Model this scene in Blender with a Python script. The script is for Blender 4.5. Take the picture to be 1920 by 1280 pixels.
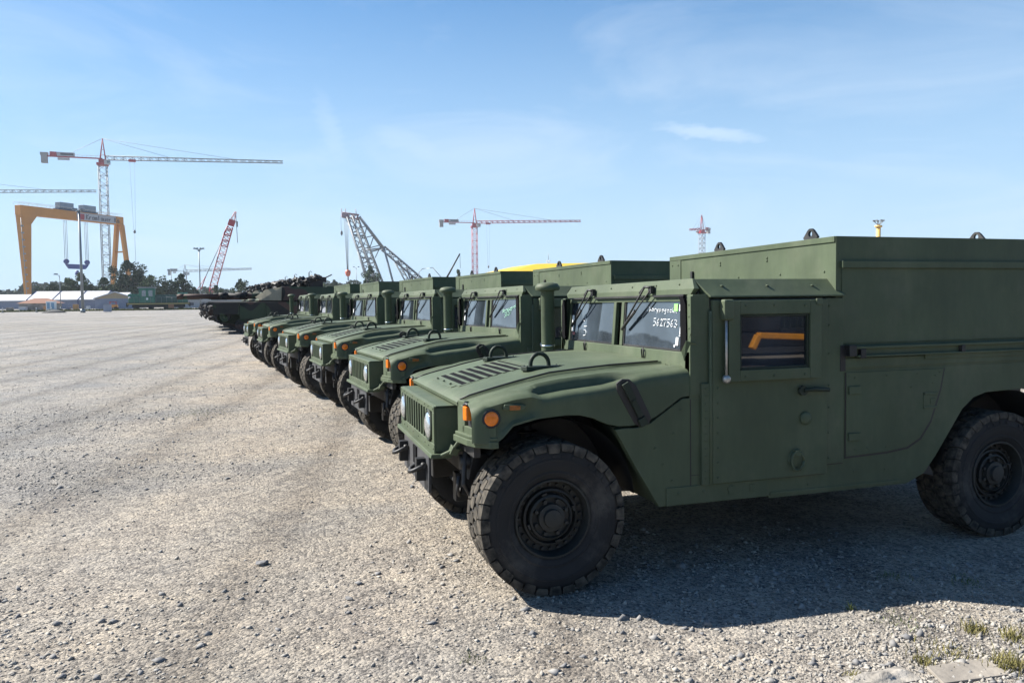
import bpy, bmesh, math, random
import numpy as np
from mathutils import Vector, Matrix, Euler
R_ = math.radians
S = bpy.context.scene
for o in list(bpy.data.objects): bpy.data.objects.remove(o)
COL = S.collection

# ------------------------------------------------------------------ camera
cam_d = bpy.data.cameras.new('camera'); cam = bpy.data.objects.new('camera', cam_d); COL.objects.link(cam)
RT = (0.9545940828, -0.2977623461, -0.0093660211)
DN = (-0.0249298995, -0.0485147194, -0.9985113030)
FW = (0.2968646783, 0.9534064754, -0.0537350495)
cam.matrix_world = Matrix(((RT[0], -DN[0], -FW[0], -1.4873), (RT[1], -DN[1], -FW[1], -3.9607),
                           (RT[2], -DN[2], -FW[2], 1.6956), (0, 0, 0, 1)))
cam_d.sensor_width = 36; cam_d.lens = 26.86; cam_d.shift_y = -0.0034
cam_d.clip_start = 0.05; cam_d.clip_end = 20000
S.camera = cam

# ------------------------------------------------------------------ sky and sun
SUN_TO = Vector((-0.946, 0.62, 1.0)).normalized()
EL = math.asin(SUN_TO.z); AZ = math.atan2(SUN_TO.x, SUN_TO.y)
W = bpy.data.worlds.new('World'); S.world = W; W.use_nodes = True
nt = W.node_tree; nt.nodes.clear()
def N(t, ty, **k):
    n = t.nodes.new(ty)
    for a, b in k.items(): setattr(n, a, b)
    return n
sky = N(nt, 'ShaderNodeTexSky', sky_type='NISHITA', sun_disc=False)
sky.sun_elevation = EL; sky.sun_rotation = AZ; sky.air_density = 1.0; sky.dust_density = 0.4; sky.ozone_density = 3.0; sky.altitude = 0
tc = N(nt, 'ShaderNodeTexCoord')
mp = N(nt, 'ShaderNodeMapping'); mp.inputs['Scale'].default_value = (1.3, 1.3, 4.5); mp.inputs['Rotation'].default_value = (0, R_(14), R_(20))
nz = N(nt, 'ShaderNodeTexNoise'); nz.inputs['Scale'].default_value = 2.1; nz.inputs['Detail'].default_value = 7; nz.inputs['Roughness'].default_value = .58; nz.inputs['Distortion'].default_value = .8
rp = N(nt, 'ShaderNodeValToRGB'); rp.color_ramp.elements[0].position = .46; rp.color_ramp.elements[1].position = .80
rp.color_ramp.elements[0].color = (0, 0, 0, 1); rp.color_ramp.elements[1].color = (.38, .38, .38, 1)
mx = N(nt, 'ShaderNodeMix', data_type='RGBA')
mx.inputs['B'].default_value = (7.0, 8.0, 9.2, 1)
hsv = N(nt, 'ShaderNodeHueSaturation'); hsv.inputs['Saturation'].default_value = 1.45; hsv.inputs['Value'].default_value = 1.16
bg = N(nt, 'ShaderNodeBackground'); bg.inputs['Strength'].default_value = .05
wo = N(nt, 'ShaderNodeOutputWorld')
nt.links.new(tc.outputs['Generated'], mp.inputs['Vector']); nt.links.new(mp.outputs['Vector'], nz.inputs['Vector'])
nt.links.new(nz.outputs['Fac'], rp.inputs['Fac']); nt.links.new(rp.outputs['Color'], mx.inputs['Factor'])
nt.links.new(sky.outputs['Color'], hsv.inputs['Color'])
# summer haze band: sky pales towards the horizon, more on the sun's side
sx = N(nt, 'ShaderNodeSeparateXYZ'); nt.links.new(tc.outputs['Generated'], sx.inputs['Vector'])
hz = N(nt, 'ShaderNodeMapRange', interpolation_type='SMOOTHSTEP'); hz.inputs['From Min'].default_value = -.02; hz.inputs['From Max'].default_value = .56; hz.inputs['To Min'].default_value = .9; hz.inputs['To Max'].default_value = 0
nt.links.new(sx.outputs['Z'], hz.inputs['Value'])
hm = N(nt, 'ShaderNodeMix', data_type='RGBA'); hm.inputs['B'].default_value = (4.5, 6.5, 8.7, 1)
nt.links.new(hz.outputs['Result'], hm.inputs['Factor']); nt.links.new(hsv.outputs['Color'], hm.inputs['A'])
nt.links.new(hm.outputs['Result'], mx.inputs['A'])
last = mx.outputs['Result']
for c_, u_, v_, w_, h_, st_ in [([0.5156, 0.8337, 0.1978], [0.8555, -0.4878, -0.1738], [-0.0484, 0.2589, -0.9647], 0.075, 0.01, 0.38), ([0.0713, 0.9746, 0.2124], [0.375, 0.1711, -0.9111], [-0.9243, 0.1446, -0.3533], 0.05, 0.014, 0.13), ([0.1632, 0.9669, 0.1961], [0.9237, -0.0799, -0.3746], [-0.3466, 0.2423, -0.9062], 0.05, 0.016, 0.12)]:
    def dot_(v):
        n = N(nt, 'ShaderNodeVectorMath', operation='DOT_PRODUCT'); n.inputs[1].default_value = v; nt.links.new(tc.outputs['Generated'], n.inputs[0]); return n.outputs['Value']
    def mth(op, a, b):
        n = N(nt, 'ShaderNodeMath', operation=op)
        for i_, q_ in enumerate((a, b)):
            if isinstance(q_, (int, float)): n.inputs[i_].default_value = q_
            else: nt.links.new(q_, n.inputs[i_])
        return n.outputs[0]
    nw = N(nt, 'ShaderNodeTexNoise'); nw.inputs['Scale'].default_value = 22; nw.inputs['Detail'].default_value = 6; nw.inputs['Roughness'].default_value = .65; nt.links.new(mp.outputs['Vector'], nw.inputs['Vector'])
    jit = mth('MULTIPLY', mth('SUBTRACT', nw.outputs['Fac'], .5), 2.6)
    e2 = mth('ADD', mth('POWER', mth('ABSOLUTE', mth('DIVIDE', dot_(u_), w_), 0), 2), mth('POWER', mth('ABSOLUTE', mth('ADD', mth('DIVIDE', dot_(v_), h_), jit), 0), 2))
    front = mth('GREATER_THAN', dot_(c_), .5)
    f_ = mth('MULTIPLY', mth('MULTIPLY', mth('MAXIMUM', mth('SUBTRACT', 1.0, e2), 0), st_), front)
    wm = N(nt, 'ShaderNodeMix', data_type='RGBA'); wm.inputs['B'].default_value = (7.6, 8.6, 9.8, 1); nt.links.new(f_, wm.inputs['Factor']); nt.links.new(last, wm.inputs['A']); last = wm.outputs['Result']
nt.links.new(last, bg.inputs['Color']); nt.links.new(bg.outputs['Background'], wo.inputs['Surface'])
sl = bpy.data.lights.new('sun', 'SUN'); sl.energy = 5.0; sl.angle = R_(.53); sl.color = (1.0, .95, .87)
so = bpy.data.objects.new('sun', sl); COL.objects.link(so)
so.rotation_euler = SUN_TO.to_track_quat('Z', 'Y').to_euler()
S.view_settings.view_transform = 'Standard'; S.view_settings.look = 'None'
S.view_settings.exposure = 1.3; S.view_settings.gamma = 1.0; S.view_settings.use_curve_mapping = False
S.render.engine = 'CYCLES'

# ------------------------------------------------------------------ materials
def mat(name, col, rough=.6, metal=0, var=.0, vscale=6, spec=.5, bump=0, bscale=40, col2=None, dust=0, emis=None, coat=0):
    m = bpy.data.materials.new(name); m.use_nodes = True; t = m.node_tree; b = t.nodes['Principled BSDF']
    b.inputs['Roughness'].default_value = rough; b.inputs['Metallic'].default_value = metal
    b.inputs['Specular IOR Level'].default_value = spec; b.inputs['Coat Weight'].default_value = coat
    co = N(t, 'ShaderNodeTexCoord')
    base = None
    if var or col2:
        n = N(t, 'ShaderNodeTexNoise'); n.inputs['Scale'].default_value = vscale; n.inputs['Detail'].default_value = 5
        t.links.new(co.outputs['Object'], n.inputs['Vector'])
        r = N(t, 'ShaderNodeValToRGB'); r.color_ramp.elements[0].position = .35; r.color_ramp.elements[1].position = .68
        c2 = col2 or tuple(min(1, c*(1+var)) for c in col); c1 = col if col2 else tuple(c*(1-var) for c in col)
        r.color_ramp.elements[0].color = (*c1, 1); r.color_ramp.elements[1].color = (*c2, 1)
        t.links.new(n.outputs['Fac'], r.inputs['Fac']); base = r.outputs['Color']
        rn = N(t, 'ShaderNodeMapRange'); rn.inputs['To Min'].default_value = max(0, rough-.08); rn.inputs['To Max'].default_value = min(1, rough+.08)
        t.links.new(n.outputs['Fac'], rn.inputs['Value']); t.links.new(rn.outputs['Result'], b.inputs['Roughness'])
    if dust:
        n2 = N(t, 'ShaderNodeTexNoise'); n2.inputs['Scale'].default_value = 2.4; n2.inputs['Detail'].default_value = 9; n2.inputs['Roughness'].default_value = .7
        t.links.new(co.outputs['Object'], n2.inputs['Vector'])
        r2 = N(t, 'ShaderNodeValToRGB'); r2.color_ramp.elements[0].position = .5; r2.color_ramp.elements[1].position = .8
        r2.color_ramp.elements[0].color = (0, 0, 0, 1); r2.color_ramp.elements[1].color = (dust, dust, dust, 1)
        t.links.new(n2.outputs['Fac'], r2.inputs['Fac'])
        m2 = N(t, 'ShaderNodeMix', data_type='RGBA'); t.links.new(r2.outputs['Color'], m2.inputs['Factor'])
        if base: t.links.new(base, m2.inputs['A'])
        else: m2.inputs['A'].default_value = (*col, 1)
        m2.inputs['B'].default_value = (.36, .32, .26, 1); base = m2.outputs['Result']
    if base: t.links.new(base, b.inputs['Base Color'])
    else: b.inputs['Base Color'].default_value = (*col, 1)
    if bump:
        n3 = N(t, 'ShaderNodeTexNoise'); n3.inputs['Scale'].default_value = bscale; n3.inputs['Detail'].default_value = 4
        t.links.new(co.outputs['Object'], n3.inputs['Vector'])
        bp = N(t, 'ShaderNodeBump'); bp.inputs['Strength'].default_value = bump; bp.inputs['Distance'].default_value = .01
        t.links.new(n3.outputs['Fac'], bp.inputs['Height']); t.links.new(bp.outputs['Normal'], b.inputs['Normal'])
    return m
GREEN = mat('olive_paint', (.068, .089, .053), .6, var=.13, vscale=2.2, dust=.10, bump=.10, bscale=260, spec=.25)
GREEN2 = mat('olive_paint_slots', (.068, .089, .053), .6, var=.10, vscale=5, dust=.12, spec=.3)
DARKG = mat('dark_green_fitting', (.022, .032, .022), .6, var=.15, spec=.3)
BLACK = mat('black_chassis', (.013, .013, .014), .55, var=.3, vscale=9, dust=.10)
BLKG = mat('grey_black_steel', (.045, .046, .05), .5, var=.2, vscale=9, dust=.1)
TREAD = mat('dusty_tread', (.024, .023, .021), .85, col2=(.105, .092, .074), vscale=22, spec=.2)
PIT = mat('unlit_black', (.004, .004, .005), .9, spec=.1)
RUBBER = mat('tyre_rubber', (.020, .020, .021), .78, var=.25, vscale=5, dust=.28, bump=.15, bscale=90, spec=.35)
RIM = mat('rim_paint', (.014, .016, .015), .62, var=.15, dust=.10)
AMBER = mat('amber_lens', (.80, .19, .006), .22, spec=.6, var=.06, vscale=60)
AMBERD = mat('dull_amber_lens', (.26, .085, .012), .35, var=.2, vscale=60)
CHROME = mat('bright_steel', (.62, .64, .66), .22, metal=1.0)
POLISH = mat('scratched_steel', (.42, .42, .40), .45, metal=.7, var=.2, vscale=30)
def wavy(m):   # sheet metal is never quite flat: slow oil-canning under the fine grain
    t = m.node_tree; b = t.nodes['Principled BSDF']; fine = b.inputs['Normal'].links[0].from_node
    co = N(t, 'ShaderNodeTexCoord'); n = N(t, 'ShaderNodeTexNoise'); n.inputs['Scale'].default_value = 4.0; n.inputs['Detail'].default_value = 2
    t.links.new(co.outputs['Object'], n.inputs['Vector']); w = N(t, 'ShaderNodeBump'); w.inputs['Strength'].default_value = .5; w.inputs['Distance'].default_value = .02
    t.links.new(n.outputs['Fac'], w.inputs['Height']); t.links.new(w.outputs['Normal'], fine.inputs['Normal'])
    # dry rub marks and faint run-off streaks
    n2 = N(t, 'ShaderNodeTexNoise'); n2.inputs['Scale'].default_value = 9; n2.inputs['Detail'].default_value = 8; n2.inputs['Roughness'].default_value = .75
    mp2 = N(t, 'ShaderNodeMapping'); mp2.inputs['Scale'].default_value = (1.6, 1.6, .35); t.links.new(co.outputs['Object'], mp2.inputs['Vector']); t.links.new(mp2.outputs['Vector'], n2.inputs['Vector'])
    r = N(t, 'ShaderNodeValToRGB'); r.color_ramp.elements[0].position = .42; r.color_ramp.elements[1].position = .72; r.color_ramp.elements[0].color = (.95, .95, .95, 1); r.color_ramp.elements[1].color = (1.13, 1.12, 1.09, 1)
    t.links.new(n2.outputs['Fac'], r.inputs['Fac']); m3 = N(t, 'ShaderNodeMix', data_type='RGBA', blend_type='MULTIPLY'); m3.inputs['Factor'].default_value = 1
    src = b.inputs['Base Color'].links[0].from_socket; t.links.new(src, m3.inputs['A']); t.links.new(r.outputs['Color'], m3.inputs['B']); t.links.new(m3.outputs['Result'], b.inputs['Base Color'])
wavy(GREEN)
HLGLASS = mat('headlamp_glass', (.62, .66, .68), .08, metal=.75, var=.25, vscale=30, coat=1)
def glassmat(name, col, ior, rough=.03, smear=.05):
    m = mat(name, col, rough, var=.5, vscale=3, coat=0)
    b = m.node_tree.nodes['Principled BSDF']; b.inputs['IOR'].default_value = ior
    for l in list(m.node_tree.links):
        if l.to_socket == b.inputs['Roughness']: m.node_tree.links.remove(l)
    b.inputs['Roughness'].default_value = rough
    return m
WGLASS = glassmat('windscreen_glass', (.040, .052, .066), 2.3, .03)
DGLASS = glassmat('door_window_glass', (.020, .026, .036), 2.0, .015)
CHALK = mat('white_marker_ink', (.85, .88, .9), .8)
CHALKG = mat('pale_green_marker_ink', (.45, .75, .6), .8)
PAPER = mat('white_paper', (.78, .8, .82), .6)
PAPERG = mat('green_sticker', (.25, .8, .16), .6)
PAPERR = mat('red_sticker', (.45, .12, .12), .6)
WHITEP = mat('white_paint', (.72, .73, .72), .5, var=.06)
INKD = mat('printed_dark', (.08, .08, .10), .6)

# ------------------------------------------------------------------ mesh helpers
def shear(mb, k=.24):
    mb.v = [(x+max(0, abs(y)-.725)*k, y, z) for x, y, z in mb.v]; return mb
class MB:
    def __init__(s, off=(0, 0, 0)): s.v = []; s.f = []; s.sm = []; s.off = off
    def add(s, vs, fs, sm=False):
        n = len(s.v); s.v += [tuple(v) for v in vs]; s.f += [tuple(i+n for i in f) for f in fs]; s.sm += [sm]*len(fs); return s
    def hexa(s, a): # 8 corners, bottom 4 then top 4
        return s.add(a, [(0, 3, 2, 1), (4, 5, 6, 7), (0, 1, 5, 4), (1, 2, 6, 5), (2, 3, 7, 6), (3, 0, 4, 7)])
    def box(s, x0, x1, y0, y1, z0, z1):
        return s.hexa([(x0, y0, z0), (x1, y0, z0), (x1, y1, z0), (x0, y1, z0), (x0, y0, z1), (x1, y0, z1), (x1, y1, z1), (x0, y1, z1)])
    def obox(s, c, size, rot=(0, 0, 0)):
        m = Euler(rot).to_matrix(); h = [q/2 for q in size]; c = Vector(c)
        k = [(-1, -1, -1), (1, -1, -1), (1, 1, -1), (-1, 1, -1), (-1, -1, 1), (1, -1, 1), (1, 1, 1), (-1, 1, 1)]
        return s.hexa([c+m @ Vector((a*h[0], b*h[1], d*h[2])) for a, b, d in k])
    def prism(s, pts, ax, a, b):
        n = len(pts)
        def P(u, v, w): return {'x': (w, u, v), 'y': (u, w, v), 'z': (u, v, w)}[ax]
        vs = [P(u, v, a) for u, v in pts]+[P(u, v, b) for u, v in pts]
        fs = [tuple(range(n)), tuple(range(2*n-1, n-1, -1))]+[(i, i+n, (i+1) % n+n, (i+1) % n) for i in range(n)]
        return s.add(vs, fs)
    def tube(s, pts, r, n=8, sm=True, r1=None):
        pts = [Vector(p) for p in pts]; L = len(pts); vs = []; fs = []; up = None
        for i, p in enumerate(pts):
            d = (pts[min(i+1, L-1)]-pts[max(i-1, 0)]).normalized()
            if up is None:
                up = Vector((0, 0, 1)) if abs(d.z) < .9 else Vector((1, 0, 0))
            a = d.cross(up)
            if a.length < 1e-4: a = d.cross(Vector((0, 1, 0)))
            a.normalize(); b = d.cross(a).normalized(); up = -b if False else up
            rr = r if r1 is None else r+(r1-r)*i/(L-1)
            for k in range(n):
                t = 2*math.pi*k/n; vs.append(p+a*math.cos(t)*rr+b*math.sin(t)*rr)
        for i in range(L-1):
            for k in range(n): fs.append((i*n+k, i*n+(k+1) % n, (i+1)*n+(k+1) % n, (i+1)*n+k))
        s.add(vs, fs, sm); m = len(s.v)-len(vs)
        s.f.append(tuple(m+k for k in range(n-1, -1, -1))); s.f.append(tuple(m+(L-1)*n+k for k in range(n))); s.sm += [False]*2
        return s
    def cyl(s, p0, p1, r0, r1=None, n=16): return s.tube([p0, p1], r0, n, True, r0 if r1 is None else r1)
    def lathe(s, prof, c, ax='y', n=48, sm=True, cap=True): # prof: (radius, offset along axis)
        vs = []; L = len(prof)
        for r, a in prof:
            for k in range(n):
                t = 2*math.pi*k/n; u, v = r*math.cos(t), r*math.sin(t)
                d = {'y': (u, a, v), 'z': (u, v, a), 'x': (a, u, v)}[ax]; vs.append((c[0]+d[0], c[1]+d[1], c[2]+d[2]))
        fs = [(i*n+k, i*n+(k+1) % n, (i+1)*n+(k+1) % n, (i+1)*n+k) for i in range(L-1) for k in range(n)]
        s.add(vs, fs, sm)
        m = len(s.v)-len(vs)
        if cap and prof[0][0] > 1e-6: s.f.append(tuple(m+k for k in range(n))); s.sm.append(False)
        if cap and prof[-1][0] > 1e-6: s.f.append(tuple(m+(L-1)*n+k for k in range(n))); s.sm.append(False)
        return s
    def grid(s, rows, sm=True):
        n = len(rows[0]); vs = [p for r in rows for p in r]
        return s.add(vs, [(i*n+k, i*n+k+1, (i+1)*n+k+1, (i+1)*n+k) for i in range(len(rows)-1) for k in range(n-1)], sm)
    def hull(s, pts):
        bm = bmesh.new(); [bm.verts.new(p) for p in pts]; r = bmesh.ops.convex_hull(bm, input=bm.verts)
        bmesh.ops.dissolve_limit(bm, angle_limit=.02, verts=bm.verts, edges=bm.edges)
        bm.verts.index_update(); s.add([v.co[:] for v in bm.verts], [[v.index for v in f.verts] for f in bm.faces]); bm.free(); return s
    def mir(s): # mirror copy in y
        n = len(s.v); s.v += [(x, -y, z) for x, y, z in s.v]; s.f += [tuple(reversed([i+n for i in f])) for f in s.f]; s.sm += s.sm; return s
    def build(s, name, m, parent=None, bevel=0, seg=2, ang=None, fixn=True):
        me = bpy.data.meshes.new(name); ox, oy, oz = s.off
        me.from_pydata([(x-ox, y-oy, z-oz) for x, y, z in s.v], [], s.f)
        me.polygons.foreach_set('use_smooth', s.sm)
        if fixn:
            bm = bmesh.new(); bm.from_mesh(me); bmesh.ops.recalc_face_normals(bm, faces=bm.faces); bm.to_mesh(me); bm.free()
        me.materials.append(m); me.update()
        o = bpy.data.objects.new(name, me); COL.objects.link(o)
        if parent is not None: o.parent = parent
        if ang: me.set_sharp_from_angle(angle=R_(ang))
        if bevel:
            b = o.modifiers.new('bevel', 'BEVEL'); b.width = bevel; b.segments = seg; b.limit_method = 'ANGLE'; b.angle_limit = R_(35); b.harden_normals = False
        return o
def tag(o, label=None, cat=None, group=None, kind=None):
    if label: o['label'] = label
    if cat: o['category'] = cat
    if group: o['group'] = group
    if kind: o['kind'] = kind
    return o
def empty(name, loc, rz=0, parent=None):
    o = bpy.data.objects.new(name, None); COL.objects.link(o); o.location = loc; o.rotation_euler = (0, 0, rz); o.empty_display_size = .2
    if parent is not None: o.parent = parent
    return o
def copy_tree(o, parent=None):
    c = o.copy(); COL.objects.link(c)
    if parent is not None: c.parent = parent
    for ch in list(o.children): copy_tree(ch, c)
    return c
def interp(x, T):
    if x <= T[0][0]: return T[0][1]
    for (a, b), (c, d) in zip(T, T[1:]):
        if x <= c: return b+(d-b)*(x-a)/(c-a)
    return T[-1][1]

# ------------------------------------------------------------------ ground
def ground_mat():
    m = bpy.data.materials.new('crushed_stone'); m.use_nodes = True; t = m.node_tree; b = t.nodes['Principled BSDF']; b.inputs['Roughness'].default_value = .93; b.inputs['Specular IOR Level'].default_value = .2
    g = N(t, 'ShaderNodeNewGeometry')
    def noise(sc, det=6, ro=.6, dist=0):
        n = N(t, 'ShaderNodeTexNoise'); n.inputs['Scale'].default_value = sc; n.inputs['Detail'].default_value = det; n.inputs['Roughness'].default_value = ro; n.inputs['Distortion'].default_value = dist
        t.links.new(g.outputs['Position'], n.inputs['Vector']); return n.outputs['Fac']
    def ramp(src, els):
        r = N(t, 'ShaderNodeValToRGB'); e = r.color_ramp.elements
        while len(e) < len(els): e.new(.5)
        for q, (p, c) in zip(e, els): q.position = p; q.color = (*c, 1)
        t.links.new(src, r.inputs['Fac']); return r.outputs['Color']
    def mixc(f, a, b_, mode='MIX'):
        x = N(t, 'ShaderNodeMix', data_type='RGBA', blend_type=mode)
        for s_, k in ((f, 'Factor'), (a, 'A'), (b_, 'B')):
            if isinstance(s_, (int, float)): x.inputs[k].default_value = s_
            elif isinstance(s_, tuple): x.inputs[k].default_value = (*s_, 1)
            else: t.links.new(s_, x.inputs[k])
        return x.outputs['Result']
    mp_ = N(t, 'ShaderNodeMapping'); mp_.inputs['Rotation'].default_value = (0, 0, R_(-70)); mp_.inputs['Scale'].default_value = (.8, 1.5, 1)
    t.links.new(g.outputs['Position'], mp_.inputs['Vector'])
    nb = N(t, 'ShaderNodeTexNoise'); nb.inputs['Scale'].default_value = .42; nb.inputs['Detail'].default_value = 7; nb.inputs['Roughness'].default_value = .62
    t.links.new(mp_.outputs['Vector'], nb.inputs['Vector'])
    big = ramp(nb.outputs['Fac'], [(.36, (.285, .265, .238)), (.5, (.270, .256, .236)), (.62, (.232, .228, .222))])
    sep = N(t, 'ShaderNodeSeparateXYZ'); t.links.new(g.outputs['Position'], sep.inputs['Vector'])
    wob = N(t, 'ShaderNodeMath', operation='MULTIPLY_ADD'); wob.inputs[1].default_value = 5.0; t.links.new(noise(.55, 5, .6), wob.inputs[0]); t.links.new(sep.outputs['X'], wob.inputs[2])
    lane = N(t, 'ShaderNodeMapRange', interpolation_type='SMOOTHSTEP'); lane.inputs['From Min'].default_value = -2.3; lane.inputs['From Max'].default_value = .6; t.links.new(wob.outputs['Value'], lane.inputs['Value'])
    big = mixc(lane.outputs['Result'], mixc(1.0, big, (.86, .89, .93), 'MULTIPLY'), mixc(1.0, big, (1.02, .99, .95), 'MULTIPLY'))
    big2 = ramp(noise(.09, 4), [(.35, (.9, .88, .84)), (.65, (1.12, 1.12, 1.12))])
    c = mixc(1.0, big, big2, 'MULTIPLY')
    vo = N(t, 'ShaderNodeTexVoronoi'); vo.inputs['Scale'].default_value = 60; vo.inputs['Randomness'].default_value = 1
    t.links.new(g.outputs['Position'], vo.inputs['Vector'])
    st = N(t, 'ShaderNodeSeparateColor'); t.links.new(vo.outputs['Color'], st.inputs['Color'])
    c = mixc(1.0, c, ramp(st.outputs['Red'], [(.0, (.45, .46, .48)), (.4, (1, 1, 1)), (1, (1.4, 1.38, 1.33))]), 'MULTIPLY')
    c = mixc(1.0, c, ramp(noise(11, 6, .75), [(.33, (.62, .61, .61)), (.5, (1, 1, 1)), (.7, (1.25, 1.22, 1.16))]), 'MULTIPLY')
    c = mixc(1.0, c, ramp(noise(2.6, 5, .8), [(.36, (.76, .76, .77)), (.5, (1, 1, 1)), (.66, (1.12, 1.11, 1.08))]), 'MULTIPLY')
    # faint wheel tracks worn along the front of the row, and long turning marks
    mpt = N(t, 'ShaderNodeMapping'); mpt.inputs['Rotation'].default_value = (0, 0, R_(9)); t.links.new(g.outputs['Position'], mpt.inputs['Vector'])
    wv = N(t, 'ShaderNodeTexWave', wave_type='BANDS', bands_direction='X'); wv.inputs['Scale'].default_value = .17; wv.inputs['Distortion'].default_value = 3.0; wv.inputs['Detail'].default_value = 3; wv.inputs['Detail Scale'].default_value = .5; t.links.new(mpt.outputs['Vector'], wv.inputs['Vector'])
    c = mixc(1.0, c, ramp(wv.outputs['Fac'], [(0, (.78, .77, .765)), (.10, (.94, .94, .94)), (.5, (1, 1, 1)), (1, (1.06, 1.05, 1.04))]), 'MULTIPLY')
    c = mixc(1.0, c, ramp(noise(.22, 6, .7, 1.5), [(.34, (.82, .82, .84)), (.46, (1, 1, 1)), (.62, (1.07, 1.05, 1.02))]), 'MULTIPLY')
    t.links.new(c, b.inputs['Base Color'])
    b1 = N(t, 'ShaderNodeBump'); b1.inputs['Strength'].default_value = 1; b1.inputs['Distance'].default_value = .010; t.links.new(vo.outputs['Distance'], b1.inputs['Height']); b1.invert = True
    b2 = N(t, 'ShaderNodeBump'); b2.inputs['Strength'].default_value = .9; b2.inputs['Distance'].default_value = .04; t.links.new(noise(9, 8, .72), b2.inputs['Height']); t.links.new(b1.outputs['Normal'], b2.inputs['Normal'])
    b3 = N(t, 'ShaderNodeBump'); b3.inputs['Strength'].default_value = .5; b3.inputs['Distance'].default_value = .12; t.links.new(noise(1.6, 4), b3.inputs['Height']); t.links.new(b2.outputs['Normal'], b3.inputs['Normal'])
    t.links.new(b3.outputs['Normal'], b.inputs['Normal'])
    return m
GROUND = ground_mat()
STONE = mat('grey_stone', (.15, .15, .155), .9, col2=(.30, .29, .27), vscale=14, spec=.2)
g_ = MB(); g_.add([(-6000, -3000, 0), (6000, -3000, 0), (6000, 9000, 0), (-6000, 9000, 0)], [(0, 1, 2, 3)])
tag(g_.build('ground', GROUND, fixn=False), kind='structure')
ASPH = mat('service_road_concrete', (.23, .23, .225), .85, var=.12, vscale=.4)
g_ = MB(); g_.add([(-260, 141, .004), (260, 141, .004), (260, 152, .004), (-260, 152, .004)], [(0, 1, 2, 3)])
tag(g_.build('service_road', ASPH, fixn=False), kind='structure')
GRASSM = mat('rough_grass', (.07, .085, .03), .9, col2=(.17, .17, .07), vscale=1.2, spec=.1)
# grass verge: tufts of blades, one uncountable mass
def blades(pts, hmin, hmax, w, rnd, lean=.6):
    mb = MB()
    for x, y in pts:
        a = rnd.uniform(0, 6.283); h = rnd.uniform(hmin, hmax); l = rnd.uniform(0, lean)*h; b = rnd.uniform(0, 6.283)
        dx, dy = math.cos(a)*w, math.sin(a)*w; ex, ey = math.cos(b)*l, math.sin(b)*l
        mb.add([(x-dx, y-dy, 0), (x+dx, y+dy, 0), (x+ex*.45+dx*.7, y+ey*.45+dy*.7, h*.62), (x+ex*.45-dx*.7, y+ey*.45-dy*.7, h*.62), (x+ex, y+ey, h)], [(0, 1, 2, 3), (3, 2, 4)])
    return mb
rnd = random.Random(4)
pts = []
for i in range(9000):
    x = rnd.uniform(-75, -6); y = 137.0+rnd.random()**1.5*4+ (x+30)*.02
    if rnd.random() < .75: pts.append((x, y))
tag(blades(pts, .1, .4, .07, rnd).build('grass_verge', GRASSM, fixn=False), 'strip of rough grass along the far edge of the gravel yard', 'grass', kind='stuff')
rnd = random.Random(14)
# loose stones: one uncountable mass of real chips, denser near the camera
def stones(name, n, seed, rmin, rmax, material, y0, y1, power, label):
    r = np.random.default_rng(seed)
    base = np.array([[1, 0, 0], [-1, 0, 0], [0, 1, 0], [0, -1, 0], [0, 0, 1], [0, 0, -1]], float)
    F = np.array([[0, 2, 4], [2, 1, 4], [1, 3, 4], [3, 0, 4], [2, 0, 5], [1, 2, 5], [3, 1, 5], [0, 3, 5]])
    d = y0+(y1-y0)*r.random(n)**power
    u = r.uniform(-.72, .72, n)
    cx = -1.487+d*FW[0]/math.hypot(FW[0], FW[1])+u*d*RT[0]; cy = -3.96+d*FW[1]/math.hypot(FW[0], FW[1])+u*d*RT[1]
    # patchy density
    k = np.sin(cx*1.3+np.sin(cy*.9)*1.5)+np.sin(cy*1.7+cx*.6+2)+np.sin(cx*.35-cy*.5)
    lanef = np.clip((-1.2-cx+1.2*np.sin(cy*.8))/2.5, 0, 1)
    keep = r.random(n) < np.clip(.42+.28*k, .06, 1)*(.45+.55*np.maximum(lanef, (cy < -.9))); cx, cy, d = cx[keep], cy[keep], d[keep]; n = len(cx)
    sz = rmin+(rmax-rmin)*r.random(n)**5
    V = base[None]*(1+r.uniform(-.45, .45, (n, 6, 3)))+r.uniform(-.38, .38, (n, 6, 3))
    V = V*sz[:, None, None]*np.stack([r.uniform(.7, 1.3, n), r.uniform(.7, 1.3, n), r.uniform(.45, 1.0, n)], 1)[:, None, :]
    th = r.uniform(0, 6.283, n); c, s = np.cos(th)[:, None], np.sin(th)[:, None]
    X = V[..., 0]*c-V[..., 1]*s+cx[:, None]; Y = V[..., 0]*s+V[..., 1]*c+cy[:, None]; Z = V[..., 2]+sz[:, None]*.12
    P = np.stack([X, Y, Z], -1).reshape(-1, 3).astype(np.float32)
    T = (F[None]+np.arange(n)[:, None, None]*6).reshape(-1).astype(np.int32)
    me = bpy.data.meshes.new(name); me.vertices.add(len(P)); me.vertices.foreach_set('co', P.ravel())
    me.loops.add(len(T)); me.loops.foreach_set('vertex_index', T); me.polygons.add(len(T)//3)
    me.polygons.foreach_set('loop_start', np.arange(0, len(T), 3, dtype=np.int32)); me.polygons.foreach_set('loop_total', np.full(len(T)//3, 3, np.int32))
    me.update(calc_edges=True); me.validate(); me.materials.append(material)
    o = bpy.data.objects.new(name, me); COL.objects.link(o); return tag(o, label, 'gravel', kind='stuff')
STONE2 = mat('pale_gravel_chip', (.22, .205, .185), .9, col2=(.40, .375, .33), vscale=9, spec=.2)
stones('gravel', 260000, 3, .0035, .015, STONE2, 2.2, 17, 1.9, 'loose pale gravel chips spread over the whole yard')
stones('gravel', 45000, 5, .004, .026, STONE, 2.2, 40, 1.6, 'loose grey stones lying in patches on the yard')

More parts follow.
